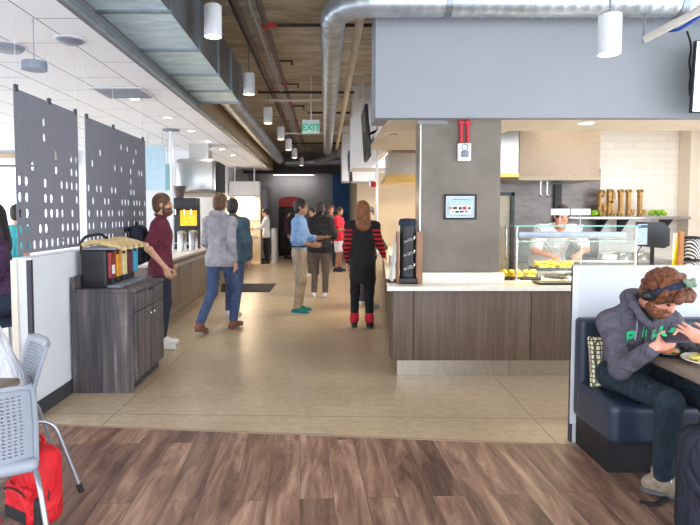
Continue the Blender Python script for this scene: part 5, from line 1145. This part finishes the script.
# ----------------------------------------------------------------------- booth
t = thing('booth_bench', 'navy vinyl booth bench with a dark toe kick beside the white divider', 'bench', (0, 0, 0))
S = SDF(); S.rbox((2.52, 3.40, 0.325), (0.87, 0.24, 0.125), 0.045, 0.01); S.build('seat', 0.014, M['navy'], t)
S = SDF(); S.rbox((2.535, 3.66, 0.53), (0.87, 0.055, 0.33), 0.03, 0.01); S.build('backrest', 0.012, M['navy'], t)
MB().box(1.69, 3.39, 3.27, 3.70, 0, 0.21).build('toe_kick', M['booth_toe'], t); MB().tube([(1.70, 3.19, 0.36), (3.36, 3.19, 0.36)], 0.004, 6).build('seam', M['black'], t)
S = SDF(); S.rbox((0, 0, 0), (0.17, 0.055, 0.15), 0.05, 0.02)
for q in (-1, 1):
    for r_ in (-1, 1): S.cap((0.12 * q, 0, 0.1 * r_), (0.165 * q, 0, 0.145 * r_), 0.04, 0.016, 0.03)
o = S.build('cushion', 0.009, M['pattern']); o.location = (1.86, 3.53, 0.605); o.rotation_euler = (-0.16, 0, 0.05); tag(o, 'cream scale-patterned cushion behind the man in the grey hoodie', 'cushion')
pp_ = MB().tube([Vector((0.165 * max(-1, min(1, 1.25 * math.cos(a))), 0.0, 0.145 * max(-1, min(1, 1.25 * math.sin(a))))) for a in np.linspace(0, 2 * PI, 37)], 0.009, 8, cap=False).build('piping', M['khaki'], o)
t = thing('booth_table', 'brown wood-grain booth table carrying two plates of food', 'table', (2.42, 2.75, 0))
S = MB(); S.box(-0.59, 0.60, -0.60, 0.52, 0.706, 0.742, 0.012, 3); S.build('tabletop', M['tabletop'], t); MB().tube([(0.1, 0, 0.02), (0.1, 0, 0.706)], 0.04, 16).build('pedestal', M['blackmat'], t); MB().lathe([(0.28, 0), (0.28, 0.012), (0.06, 0.03), (0, 0.03)], (0.1, 0, 0), 28).build('foot', M['blackmat'], t)
def plate(label, x, y, r, m, food, fl, fm, hgt_, seed, fname):
    o = MB().lathe([(0, 0), (r * 0.6, 0), (r * 0.66, 0.006), (r, 0.02), (r, 0.025), (r * 0.64, 0.012), (0, 0.010)], (0, 0, 0), 36).build('plate', m); o.location = (x, y, 0.7425); tag(o, label, 'plate')
    MB().lathe([(r * 0.97, 0.0225), (r * 1.0, 0.0265), (r * 1.01, 0.022)], (0, 0, 0), 36).build('rim', m, o)
    rnd = random.Random(seed); S = SDF()
    for _ in range(70):
        a, q = rnd.uniform(0, 2 * PI), r * 0.66 * math.sqrt(rnd.random()); z = 0.018 + hgt_ * (1 - (q / (r * 0.7)) ** 2) * rnd.uniform(0.5, 1)
        S.ell((q * math.cos(a), q * math.sin(a), z), (rnd.uniform(.010, .022), rnd.uniform(.008, .015), rnd.uniform(.006, .012)), 0.006)
    f_ = S.build(fname, 0.005, fm); f_.location = (x, y, 0.7425); tag(f_, fl, 'food', kind='stuff')
sal = N('mixed_salad'); vo = sal.n('ShaderNodeTexVoronoi', Scale=42.0); sal.l(sal.coords(), vo.inputs['Vector']); sp_ = sal.n('ShaderNodeSeparateColor'); sal.l(vo.outputs['Color'], sp_.inputs[0])
sal.l(sal.ramp(sp_.outputs[0], [(0.0, (84, 118, 34)), (0.3, (150, 168, 46)), (0.5, (206, 96, 40)), (0.75, (190, 50, 40)), (1.0, (228, 190, 110))]), sal.b.inputs['Base Color']); sal.b.inputs['Roughness'].default_value = 0.5
plate('black plate of mixed vegetables beside the phone on the booth table', 1.937, 3.16, 0.095, M['plate_b'], 0, 'colourful mixed vegetables heaped on the black plate', sal.m, 0.04, 2, 'vegetables')
plate('cream plate of yellow pasta on the booth table', 2.075, 2.97, 0.14, M['plate_w'], 0, 'pale yellow pasta heaped on the cream plate', M['pasta'], 0.035, 4, 'pasta')

# the seated man
RX, RY = 1.90, 3.43
def loc_(px, py, Y): v = at(px, py, Y); return (v.x - RX, v.y - RY, v.z)
hd = loc_(661.5, 294, 3.15)
P_ = dict(pelvis=(0, 0.06, 0.57), chest=(0, -0.02, 0.84), neck=(-0.01, -0.10, 1.0), head=hd, face=(0.30, -0.66, -0.69), up=(0.18, -0.62, 0.72),
    shR=(-0.168, -0.06, 0.885), shL=(0.18, -0.06, 0.895), elR=loc_(620, 369, 3.19), elL=(0.31, -0.27, 0.68), wrR=loc_(654, 347.5, 2.98), wrL=(0.135, -0.46, 0.872),
    hdR=(0.9, -0.12, 0.32), hdL=(-0.9, -0.1, 0.35), pnR=(0.1, 0.9, 0.35), pnL=(-0.1, 0.9, 0.35), curl=0.42,
    hpR=(-0.10, 0.02, 0.545), hpL=(0.10, 0.02, 0.545), knR=(-0.07, -0.50, 0.55), knL=(0.17, -0.52, 0.55), anR=(-0.045, -0.43, 0.09), anL=(0.2, -0.40, 0.09),
    ftR=(0.80, -0.55, 0), ftL=(0.3, -1, 0), fwd=(0, -1, -0.25))
man, J = person('auburn-haired bearded man in a grey hoodie bent over a phone in the booth', (RX, RY, 0), 0, 1.75, P_, (M['hoodie'], 'long'), (M['tealpants'], 2), None, ('fluffy', M['hair_au']), M['skin2'], M['beard_au'], 0.0075, hood=True, loose=0.004, sit=True)
# curls, undershirt, drawstrings, lettering
r, f, u = frame3(P_['face'], P_['up']); Hc = vec(*hd)
S = SDF(); rnd = random.Random(11)
for _ in range(90):
    th, ph = rnd.uniform(0, 2 * PI), rnd.uniform(-0.1, 1.0)
    d = unit(r * math.cos(th) * math.cos(ph * 1.5) + f * math.sin(th) * math.cos(ph * 1.5) + u * math.sin(ph * 1.5))
    if d @ f > 0.55 and d @ u < 0.35: continue
    S.ell(Hc + u * 0.035 - f * 0.005 + d * (0.106 + rnd.uniform(-.006, .012)), (rnd.uniform(.012, .024),) * 3, 0.008)
for k in range(9): S.ell(Hc + u * (0.095 + 0.01 * (k % 2)) + f * (0.088 + 0.012 * (k % 3)) + r * (-0.06 + 0.015 * k), (0.024, 0.024, 0.026), 0.01)
S.build('curls', 0.006, M['hair_au'], man)
nk = vec(*J['neck']); S = SDF(); S.cap(nk - vec(0, 0.02, 0.0), nk + vec(0.005, -0.055, 0.045), 0.066, 0.058, 0.02); S.cap(nk + vec(0, -0.06, -0.005), nk + vec(0.0, -0.088, -0.075), 0.045, 0.018, 0.02); S.build('undershirt', 0.007, M['tealpants'], man)
S = SDF()
for q in (-1, 1):
    pts = [nk + vec(0.075 * q, -0.02, 0.06), nk + vec(0.082 * q, -0.075, 0.015), nk + vec(0.052 * q, -0.105, -0.05), nk + vec(0.012 * q, -0.112, -0.105)]
    for a, b in zip(pts, pts[1:]): S.cap(a, b, 0.026, 0.022, 0.02)
S.build('hood_edge', 0.008, M['hoodie'], man)
top = J['_topsdf']
def on_cloth(x, z, y0=-0.27, off=0.003):
    ys = np.linspace(y0, 0.1, 500); v = top.value(np.stack([np.full_like(ys, x), ys, np.full_like(ys, z)], 1)); i = np.argmax(v < off)
    return ys[i]
for q in (-1, 1):
    pts = [(nk[0] + 0.05 * q, nk[2] - 0.07 - 0.022 * k) for k in range(7)]
    MB().tube([(x, on_cloth(x, z) - 0.008, z) for x, z in pts], 0.0045, 6).build('drawstring', M['lightgrey'], man)
MB().tube([(0.0 + nk[0], on_cloth(nk[0], nk[2] - 0.12 - 0.02 * k) - 0.002, nk[2] - 0.12 - 0.02 * k) for k in range(13)], 0.004, 6).build('zip', M['blackmat'], man)
for ch, px, py, sz_ in [('P', 638.5, 342.5, 0.112), ('I', 652.5, 334, 0.105), ('L', 663.8, 335, 0.10), ('L', 672.5, 336, 0.10), ('A', 681, 338, 0.10)]:
    c = loc_(px, py, 3.2); y = on_cloth(c[0], c[2])
    me = text_mesh(ch, sz_, 0.0, 0.006); bm = bmesh.new(); bm.from_mesh(me)
    bmesh.ops.triangulate(bm, faces=bm.faces); bmesh.ops.subdivide_edges(bm, edges=[e for e in bm.edges if e.calc_length() > 0.012], cuts=2, use_grid_fill=True)
    for v in bm.verts:
        x, z = c[0] + v.co.x * 1.05, c[2] + v.co.y + 0.25 * v.co.x; v.co = Vector((x, on_cloth(x, z) - 0.0015, z))
    bm.to_mesh(me); bm.free(); link('lettering', me, M['mint'], man)
# shoes with soles and laces
for q in 'RL':
    a = vec(*P_['an' + q]); ft = unit(P_['ft' + q]); up = vec(0, 0, 1); sd = np.cross(ft, up); hl = vec(a[0], a[1], 0) - ft * 0.06
    S = SDF(); S.cap(hl + up * 0.055, hl + ft * 0.10 + up * 0.055, 0.045, 0.046, 0.03, 0.85, sd); S.cap(hl + ft * 0.10 + up * 0.052, hl + ft * 0.225 + up * 0.042, 0.046, 0.036, 0.03, 0.7, up)
    S.cap(a + up * 0.0, a + up * 0.045 - ft * 0.01, 0.052, 0.05, 0.03); S.cap(a + ft * 0.03, hl + ft * 0.16 + up * 0.06, 0.045, 0.03, 0.03); S.rbox(hl + ft * 0.08 - up * 0.02, (0.3, 0.3, 0.04), 0.002, 0.004, op='s')
    S.cap(a + up * 0.04, a + up * 0.12, 0.042, 0.046, 0.006, op='s')
    sh = S.build('shoe', 0.006, M['shoe_tan'], man)
    L = SDF(); L.cap(hl + up * 0.016, hl + ft * 0.235 + up * 0.016, 0.05, 0.046, 0.01, 0.36, up); L.ell(hl + ft * 0.25 + up * 0.034, (0.04, 0.04, 0.02), 0.02); L.build('sole', 0.006, M['shoe_sole'], sh)
    for k in range(4): c0 = hl + ft * (0.105 + 0.024 * k) + up * (0.117 - 0.014 * k); MB().tube([c0 - sd * 0.03 - up * 0.012, c0 + up * 0.004, c0 + sd * 0.03 - up * 0.012], 0.0042, 6).build('lace', M['paper'], sh)
    c0 = hl + ft * 0.10 + up * 0.12; MB().tube(smooth_path([c0, c0 + sd * 0.03 + up * 0.02, c0 + sd * 0.05 - up * 0.03, c0 + sd * 0.02 - up * 0.045, c0], 0.02), 0.004, 6).build('bow', M['paper'], sh)
# headphones
t = thing('headphones', 'black headphones with a sage green bow worn over the auburn curls', 'headphones', tuple(Vector(hd) + Vector((RX, RY, 0))))
w_ = unit(u * 0.93 + f * 0.37); S = SDF(); N_ = 26
for k in range(N_):
    a0, a1 = PI * k / N_, PI * (k + 1) / N_
    p0 = u * 0.015 + r * 0.118 * math.cos(a0) + w_ * 0.145 * math.sin(a0); p1 = u * 0.015 + r * 0.118 * math.cos(a1) + w_ * 0.145 * math.sin(a1)
    S.cap(p0, p1, 0.016, 0.016, 0.006, 0.55, np.cross(w_, r) * 0 + unit(p0 - u * 0.015))
S.build('band', 0.006, M['darkdenim'], t)
for q in (-1, 1):
    S = SDF(); c0 = r * 0.105 * q + u * 0.01; S.cap(c0 - r * 0.012 * q, c0 + r * 0.016 * q, 0.036, 0.030, 0.01); S.build('ear_cup', 0.006, M['black'], t)
a0 = PI * 0.60; base = u * 0.015 - r * 0.118 * math.cos(a0) * -1 + w_ * 0.168 * math.sin(a0)
base = u * 0.015 + r * 0.118 * math.cos(PI * 0.50) + w_ * 0.165 * math.sin(PI * 0.50)
S = SDF()
for dx, dz in ((-0.028, 0.010), (0.028, 0.012), (-0.02, -0.016), (0.02, -0.012)): S.cap(base, base + r * dx + np.cross(r, w_) * dz + w_ * 0.012, 0.008, 0.014, 0.008)
S.ell(base, (0.014,) * 3, 0.008); S.build('bow', 0.005, M['sage'], t)
# phone
c0 = at(675, 337.5, 2.95); t = thing('mobile_phone', 'dark mobile phone held in the seated man\'s hands', 'phone', tuple(c0)); t.rotation_euler = (-1.0, 0, 0.05)
MB().box(-0.072, 0.072, -0.004, 0.005, -0.036, 0.036, 0.006, 3).build('case', mat('phone_case', (44, 38, 52), 0.4), t); MB().box(-0.068, 0.068, 0.005, 0.0065, -0.032, 0.032).build('display', offscreen, t); MB().box(-0.066, -0.04, -0.0065, -0.004, 0.006, 0.03, 0.002).build('camera_island', M['mint'], t)
# backpack by the booth
bp = backpack('dark navy backpack slumped on the floor before the booth bench', (1.84, 2.56, 0.012), PI + 0.25, M['packnavy'], M['blackmat'], 1.22, straps=False)
pts = [gnd(700, 488, 0.02), gnd(683, 487, 0.03), gnd(668, 497, 0.012), gnd(656, 505, 0.008), gnd(642, 502, 0.008)]
inv = (Matrix.Translation(bp.location) @ Matrix.Rotation(bp.rotation_euler[2], 4, 'Z') @ Matrix.Scale(1.22, 4)).inverted()
pl = [inv @ p for p in smooth_path(pts, 0.06)]; S = SDF()
for a, b in zip(pl, pl[1:]): S.cap(a, b, 0.012, 0.012, 0.006, 0.5, (0, 0, 1))
S.build('loose_strap', 0.005, M['blackmat'], bp)

# ------------------------------------------------------------ dining chairs, left
def make_chair(label, m):
    t = thing('dining_chair', label, 'chair', (0, 0, 0), 0, 'grey perforated dining chairs')
    U = [-0.225 + 0.45 * i / 20 for i in range(21)]; V = [i / 22 for i in range(23)]
    def fm(a, v):
        w = 1.0 - 0.10 * max(0, v - 0.5) ; z = 0.44 + 0.385 * v; y = 0.185 + 0.085 * v + 0.03 * v * v - 0.10 * (a / 0.225) ** 2 * 0.45
        return Vector((a * w, y, z))
    holes = {(i, j) for i in range(2, 18) for j in range(3, 20)}
    mb = MB(); bm = mb.bm
    holed_panel(mb, U, V, holes, lambda a, v: fm(a, v), 0.0056, 0.0125, 8)
    o = mb.build('backrest', m, t); md = o.modifiers.new('solid', 'SOLIDIFY'); md.thickness = 0.012
    rim = MB().tube(smooth_path([fm(-0.225, 0.02), fm(-0.225, 0.5), fm(-0.225, 0.97), fm(-0.16, 1.0), fm(0, 1.0), fm(0.16, 1.0), fm(0.225, 0.97), fm(0.225, 0.5), fm(0.225, 0.02)], 0.03), 0.011, 8).build('rim', m, o)
    S = SDF(); S.rbox((0, -0.02, 0.445), (0.225, 0.215, 0.018), 0.016, 0.02); S.cap((-0.2, 0.17, 0.45), (0.2, 0.17, 0.45), 0.022, 0.022, 0.04); S.build('seat', 0.009, m, t)
    for q in (-1, 1):
        for pts in ([(0.2 * q, -0.05, 0.425), (0.205 * q, -0.19, 0.425), (0.235 * q, -0.25, 0.0)], [(0.2 * q, 0.0, 0.425), (0.225 * q, 0.27, 0.43), (0.275 * q, 0.40, 0.0)]):
            pth = smooth_path(pts, 0.09, 8); l = MB().tube(pth, 0.0115, 12).build('leg', M['chairtube'], t)
            e = pth[-1]; dv = (pth[-2] - e).normalized(); MB().tube([e, e + dv * 0.05], 0.015, 10).build('foot_tip', M['blackmat'], l)
    return t
ch = make_chair('grey perforated chair with its back to the view, beside the red backpack', M['chair']); ch.location = (-1.55, 2.45, 0); ch.rotation_euler = (0, 0, PI + 0.52)
c2 = copy_tree(ch); c2.location = (-1.84, 3.01, 0); c2.rotation_euler = (0, 0, -0.9); c2['label'] = 'grey perforated chair seen side-on, occupied by the person in white'
t = thing('dining_table', 'brown table at the picture edge, before the person in white', 'table', (-2.12, 2.60, 0)); MB().box(-0.7, 0.64, -0.36, 0.10, 0.715, 0.75, 0.03, 3).build('tabletop', M['tabletop'], t); MB().tube([(0, 0, 0.02), (0, 0, 0.715)], 0.04, 14).build('pedestal', M['blackmat'], t); MB().lathe([(0.26, 0), (0.26, 0.012), (0.05, 0.03), (0, 0.03)], (0, 0, 0), 24).build('foot', M['blackmat'], t)
SIT = dict(pelvis=(0, 0.06, 0.59), chest=(0, -0.08, 0.87), neck=(0, -0.22, 1.03), head=(0, -0.35, 1.16), face=(0, -0.8, -0.6), up=(0, -0.6, 0.8), fwd=(0, -0.8, -0.55),
    shR=(-0.185, -0.17, 0.975), shL=(0.185, -0.17, 0.975), elR=(-0.25, -0.44, 0.80), elL=(0.25, -0.36, 0.73), wrR=(-0.12, -0.66, 0.82), wrL=(0.17, -0.58, 0.80), hdR=(0.2, -1, 0), hdL=(-0.2, -1, 0), pnR=(0, 0, -1), pnL=(0, 0, -1),
    hpR=(-0.095, 0.02, 0.555), hpL=(0.095, 0.02, 0.555), knR=(-0.12, -0.40, 0.53), knL=(0.12, -0.40, 0.53), anR=(-0.12, -0.36, 0.09), anL=(0.12, -0.36, 0.09))
person('person in a white long-sleeved shirt leaning forward on a grey chair', (-1.835, 3.015, 0), -0.9, 1.75, SIT, (M['whitecloth'], 'long'), (M['blackcloth'], 2), M['blackmat'], ('short', M['hair_dk']), None, None, 0.01, loose=0.02, girth=1.14, sit=True)
# red backpack
bp = backpack('red and black backpack on the floor behind the grey chair', (-1.44, 2.74, 0.01), 2.6, M['packred'], M['packred'], 0.86, straps=False)
pts = [(0.10, 0.17, 0.05), (0.16, 0.22, 0.10), (0.20, 0.20, 0.05), (0.17, 0.2, 0.012), (0.25, 0.22, 0.012), (0.3, 0.2, 0.02)]
S = SDF(); pts = smooth_path(pts, 0.05)
for a, b in zip(pts, pts[1:]): S.cap(a, b, 0.016, 0.016, 0.006, 0.5, (0.3, 1, 0))
bpk = [c for c in kids(bp)]
S.build('loose_strap', 0.006, M['packred'], bp); MB().box(-0.10, 0.10, 0.125, 0.140, 0.06, 0.13, 0.005).build('mesh_pocket', M['blackmat'], bp); MB().box(-0.16, -0.05, 0.06, 0.1, 0.0, 0.2, 0.02).build('side_panel', M['blackmat'], bp)

# beyond the half wall
t = thing('high_chair', 'dark blue high-backed chair under the woman in purple beyond the half wall', 'chair', (-2.78, 4.78, 0), -0.5)
U = [-0.22, -0.11, 0, 0.11, 0.22]; V = [0, .25, .5, .75, 1]
mb = MB(); holed_panel(mb, U, V, set(), lambda a, v: Vector((a, 0.2 + 0.06 * v - 0.25 * a * a, 0.62 + 0.46 * v)), 0, 0); o = mb.build('backrest', M['darkdenim'], t); md = o.modifiers.new('solid', 'SOLIDIFY'); md.thickness = 0.02
for k in range(5): MB().tube([(-0.15 + 0.03 * k + 0.05 * math.sin(2.2 * v + k * 0.3), 0.225 + 0.06 * v, 0.64 + 0.42 * v) for v in np.linspace(0, 1, 9)], 0.004, 6).build('stitch_line', M['navy'], o)
MB().box(-0.22, 0.22, -0.22, 0.2, 0.60, 0.65, 0.02).build('seat', M['darkdenim'], t)
for x in (-0.19, 0.19):
    for y in (-0.18, 0.18): MB().tube([(x, y, 0.6), (x * 1.15, y * 1.2, 0)], 0.013, 8).build('leg', M['chairtube'], t)
up = 0.12
SITH = dict(SIT); SITH.update(pelvis=(0, 0.03, 0.77), chest=(0, -0.03, 1.06), neck=(0, -0.05, 1.26), head=(0, -0.08, 1.41), face=(0, -1, -0.1), up=(0, 0, 1), fwd=(0, -1, 0), shR=(-0.17, -0.03, 1.20), shL=(0.17, -0.03, 1.20), elR=(-0.22, -0.08, 0.94), elL=(0.22, -0.08, 0.94), wrR=(-0.18, -0.3, 0.86), wrL=(0.18, -0.3, 0.86),
    hpR=(-0.095, 0.02, 0.74), hpL=(0.095, 0.02, 0.74), knR=(-0.11, -0.38, 0.71), knL=(0.11, -0.38, 0.71), anR=(-0.11, -0.33, 0.27), anL=(0.11, -0.33, 0.27))
person('woman with long dark brown hair in a dark purple patterned top beyond the half wall', (-2.78, 4.80, 0), -1.0, 1.85, SITH, (M['purple'], 'short'), (M['darkdenim'], 2), M['blackmat'], ('long', M['hair_dk']), None, None, 0.011, girth=0.95, sit=True)
person('person in a teal shirt seen beside the edge of the felt screen', (-3.95, 7.2, 0), 2.6, 1.66, None, (M['teal'], 'short'), (M['darkdenim'], 2), M['shoe_w'], ('short', M['hair_dk']), None, None, 0.012)

# ------------------------------------------------------------ corridor people
g0 = gnd(163, 347)
person('bearded man in a burgundy polo shirt waiting beside the drink cabinet', (g0.x, g0.y, 0), PI / 2 + 0.12, 1.77, dict(wrR=(-0.20, -0.07, 0.93), elR=(-0.25, 0.10, 1.15), hdR=(0.15, -0.35, -1), wrL=(0.2, -0.07, 0.93), elL=(0.25, 0.09, 1.15)), (M['burg'], 'short'), (M['darkdenim'], 2), M['shoe_w'], ('short', M['hair_br']), M['skin'], M['hair_br'], 0.009, girth=1.05, collar=True)
bk = backpack('navy backpack worn by the bearded man in burgundy', (g0.x - 0.255, g0.y - 0.03, 0.955), PI / 2 + PI + 0.12, M['packnavy'], M['packnavy'], 1.0)
g1 = gnd(219, 333)
WALK = dict(knR=(-0.09, -0.22, 0.53), anR=(-0.09, -0.16, 0.10), knL=(0.09, 0.06, 0.5), anL=(0.09, 0.36, 0.14), ftL=(0.05, -1, -0.3), elR=(-0.23, 0.12, 1.14), wrR=(-0.22, 0.02, 0.90), elL=(0.24, -0.02, 1.13), wrL=(0.2, -0.22, 0.98))
person('striding person in a light grey hoodie and blue jeans near the mat', (g1.x, g1.y + 0.15, 0), PI - 0.35, 1.80, WALK, (M['lightgrey'], 'long'), (M['denim'], 2), M['shoe_brown'], ('short', M['hair_br']), None, None, 0.009, hood=True)
person('dark-haired person in a slate teal jacket walking past the service counter', (-1.36, 8.25, 0), PI - 0.1, 1.76, dict(knL=(0.09, -0.15, 0.52), anL=(0.09, -0.08, 0.09), knR=(-0.09, 0.05, 0.5), anR=(-0.09, 0.24, 0.12)), (M['tealjacket'], 'long'), (M['denim'], 2), M['shoe_w'], ('short', M['hair_dk']), None, None, 0.009, collar=True, girth=1.1, loose=0.012)
person('worker in a white jacket and black trousers at the far service counter', (at(265, 260, 17.15).x + 0.04, 17.15, 0), -PI / 2, 1.68, dict(elR=(-0.23, -0.12, 1.16), wrR=(-0.2, -0.38, 1.1), hdR=(0, -1, 0), elL=(0.23, -0.12, 1.16), wrL=(0.2, -0.36, 1.1), hdL=(0, -1, 0), face=(0, -1, -0.3)), (M['whitecloth'], 'long'), (M['blackcloth'], 2), M['blackmat'], ('short', M['hair_dk']), None, None, 0.012)
g2 = gnd(300, 313)
person('man in a light blue shirt and khaki trousers talking in the corridor', (g2.x, g2.y, 0), PI / 2 - 0.15, 1.76, dict(elL=(0.235, -0.08, 1.14), wrL=(0.19, -0.32, 1.16), hdL=(-0.1, -1, 0.05), pnL=(0, 0, 1), elR=(-0.24, 0.03, 1.14), wrR=(-0.17, -0.22, 1.06), hdR=(0.3, -1, 0), curl=0.25), (M['bluecloth'], 'threequarter'), (M['khaki'], 2), M['shoe_teal'], ('short', M['hair_dk']), M['skin3'], None, 0.009, belt=M['darkdenim'], tuck=True, collar=True, loose=0.01)
g3 = gnd(320, 297)
person('person in a black hoodie seen from behind in the corridor', (g3.x, g3.y, 0), PI - 0.2, 1.74, dict(elR=(-0.25, -0.05, 1.15), wrR=(-0.16, -0.26, 1.08), elL=(0.25, -0.05, 1.15), wrL=(0.16, -0.26, 1.08)), (M['blackcloth'], 'long'), (M['charcoal'], 2), M['shoe_w'], ('short', M['hair_dk']), None, None, 0.009, hood=True, loose=0.02, girth=1.1)
g4 = gnd(338.5, 271.5)
person('person in a red shirt and white shorts farther down the corridor', (g4.x, g4.y, 0), PI / 2 - 0.4, 1.72, dict(elR=(-0.23, -0.08, 1.14), wrR=(-0.16, -0.32, 1.12), hdR=(0.2, -1, 0), elL=(0.23, -0.08, 1.14), wrL=(0.16, -0.32, 1.12), hdL=(-0.2, -1, 0)), (M['redcloth'], 'short'), (M['whitecloth'], 0.8), M['darkdenim'], ('short', M['hair_dk']), M['skin3'], None, 0.011, loose=0.012)
person('reddish-haired person in glasses facing the camera behind the red shirt', (at(331, 220, 16.2).x, 16.2, 0), 0.2, 1.78, None, (M['pipe_red'], 'long'), (M['darkdenim'], 2), M['blackmat'], ('short', M['hair_au']), M['skin2'], None, 0.012)
person('person in a teal shirt half hidden behind the black hoodie', (at(313, 220, 13.4).x, 13.4, 0), -0.6, 1.68, None, (M['teal'], 'short'), (M['charcoal'], 2), M['shoe_w'], ('short', M['hair_dk']), None, None, 0.012)
person('dark-clothed person standing before the red-topped drinks cooler', (at(287, 240, 18.8).x, 18.8, 0), PI / 2, 1.66, None, (M['purple'], 'long'), (M['blackcloth'], 2), M['blackmat'], ('long', M['hair_dk']), None, None, 0.013)
g5 = gnd(362, 327)
w_, Jw = person('woman in a black apron over red striped sleeves, seen from behind', (g5.x, g5.y, 0), PI - 0.12, 1.70, dict(elL=(0.22, 0.03, 1.13), wrL=(0.21, -0.06, 0.90), elR=(-0.25, -0.02, 1.14), wrR=(-0.30, -0.2, 0.98), hdR=(-0.3, -0.8, -0.3), face=(0.15, -1, -0.25), shR=(-0.175, 0.01, 1.41), shL=(0.175, 0.01, 1.41)), (M['stripe'], 'long'), (M['blackcloth'], 2), M['blackmat'], ('long', M['hair_cp']), None, None, 0.009, apron=(M['blackcloth'], 0.24), tuck=True, socks=M['redcloth'])
person('dark-haired customer standing beyond the woman in the apron', (0.70, 9.2, 0), 2.2, 1.66, dict(face=(0, -1, -0.4), elR=(-0.23, -0.1, 1.14), wrR=(-0.17, -0.28, 1.02), elL=(0.23, -0.1, 1.14), wrL=(0.17, -0.28, 1.02)), (M['blackcloth'], 'long'), (M['hoodie'], 2), M['shoe_w'], ('short', M['hair_dk']), None, None, 0.011)
# the grill server
sx = at(557, 220, 6.75).x
person('dark-haired server in a white T-shirt bending over the food trays', (sx, 6.95, 0), 0.0, 1.75, dict(pelvis=(0, 0.08, 0.96), chest=(0, -0.10, 1.24), neck=(0, -0.26, 1.37), head=(-0.02, -0.38, 1.515), face=(0, -0.96, -0.28), up=(0, -0.28, 0.96), fwd=(0, -0.85, -0.5),
    shR=(-0.2, -0.19, 1.33), shL=(0.2, -0.19, 1.33), elR=(-0.30, -0.30, 1.10), elL=(0.33, -0.26, 1.12), wrR=(-0.17, -0.50, 1.05), wrL=(0.13, -0.50, 1.07), hdR=(0.3, -0.9, -0.3), hdL=(-0.5, -0.85, -0.2), pnR=(0.3, 0, -1), pnL=(-0.3, 0, -1), hpR=(-0.09, 0.08, 0.93), hpL=(0.09, 0.08, 0.93), knR=(-0.11, 0.04, 0.5), knL=(0.11, 0.04, 0.5), anR=(-0.11, 0.08, 0.09), anL=(0.11, 0.08, 0.09)),
    (M['whitecloth'], 'short'), (M['blackcloth'], 2), M['blackmat'], ('short', M['hair_dk']), M['skin2'], None, 0.009, girth=1.12, loose=0.014)

# --------------------------------------------------------------------- world
w = bpy.data.worlds.new('daylight'); SC.world = w; w.use_nodes = True
bg = w.node_tree.nodes['Background']; bg.inputs['Color'].default_value = (0.82, 0.91, 1.0, 1); bg.inputs['Strength'].default_value = 3.0
def window_light(name, loc, rot, sx_, sy_, e, c):
    ld = bpy.data.lights.new(name, 'AREA'); ld.shape = 'RECTANGLE'; ld.size = sx_; ld.size_y = sy_; ld.energy = e; ld.color = c
    lo = bpy.data.objects.new(name, ld); COL.objects.link(lo); lo.location = loc; lo.rotation_euler = rot
SC.view_settings.view_transform = 'Standard'; SC.view_settings.look = 'None'; SC.view_settings.gamma = 1.0
SC.view_settings.use_curve_mapping = False; SC.view_settings.exposure = 0.84
SC.cycles.max_bounces = 10; SC.cycles.diffuse_bounces = 6; SC.cycles.transparent_max_bounces = 16
SC.cycles.use_denoising = True
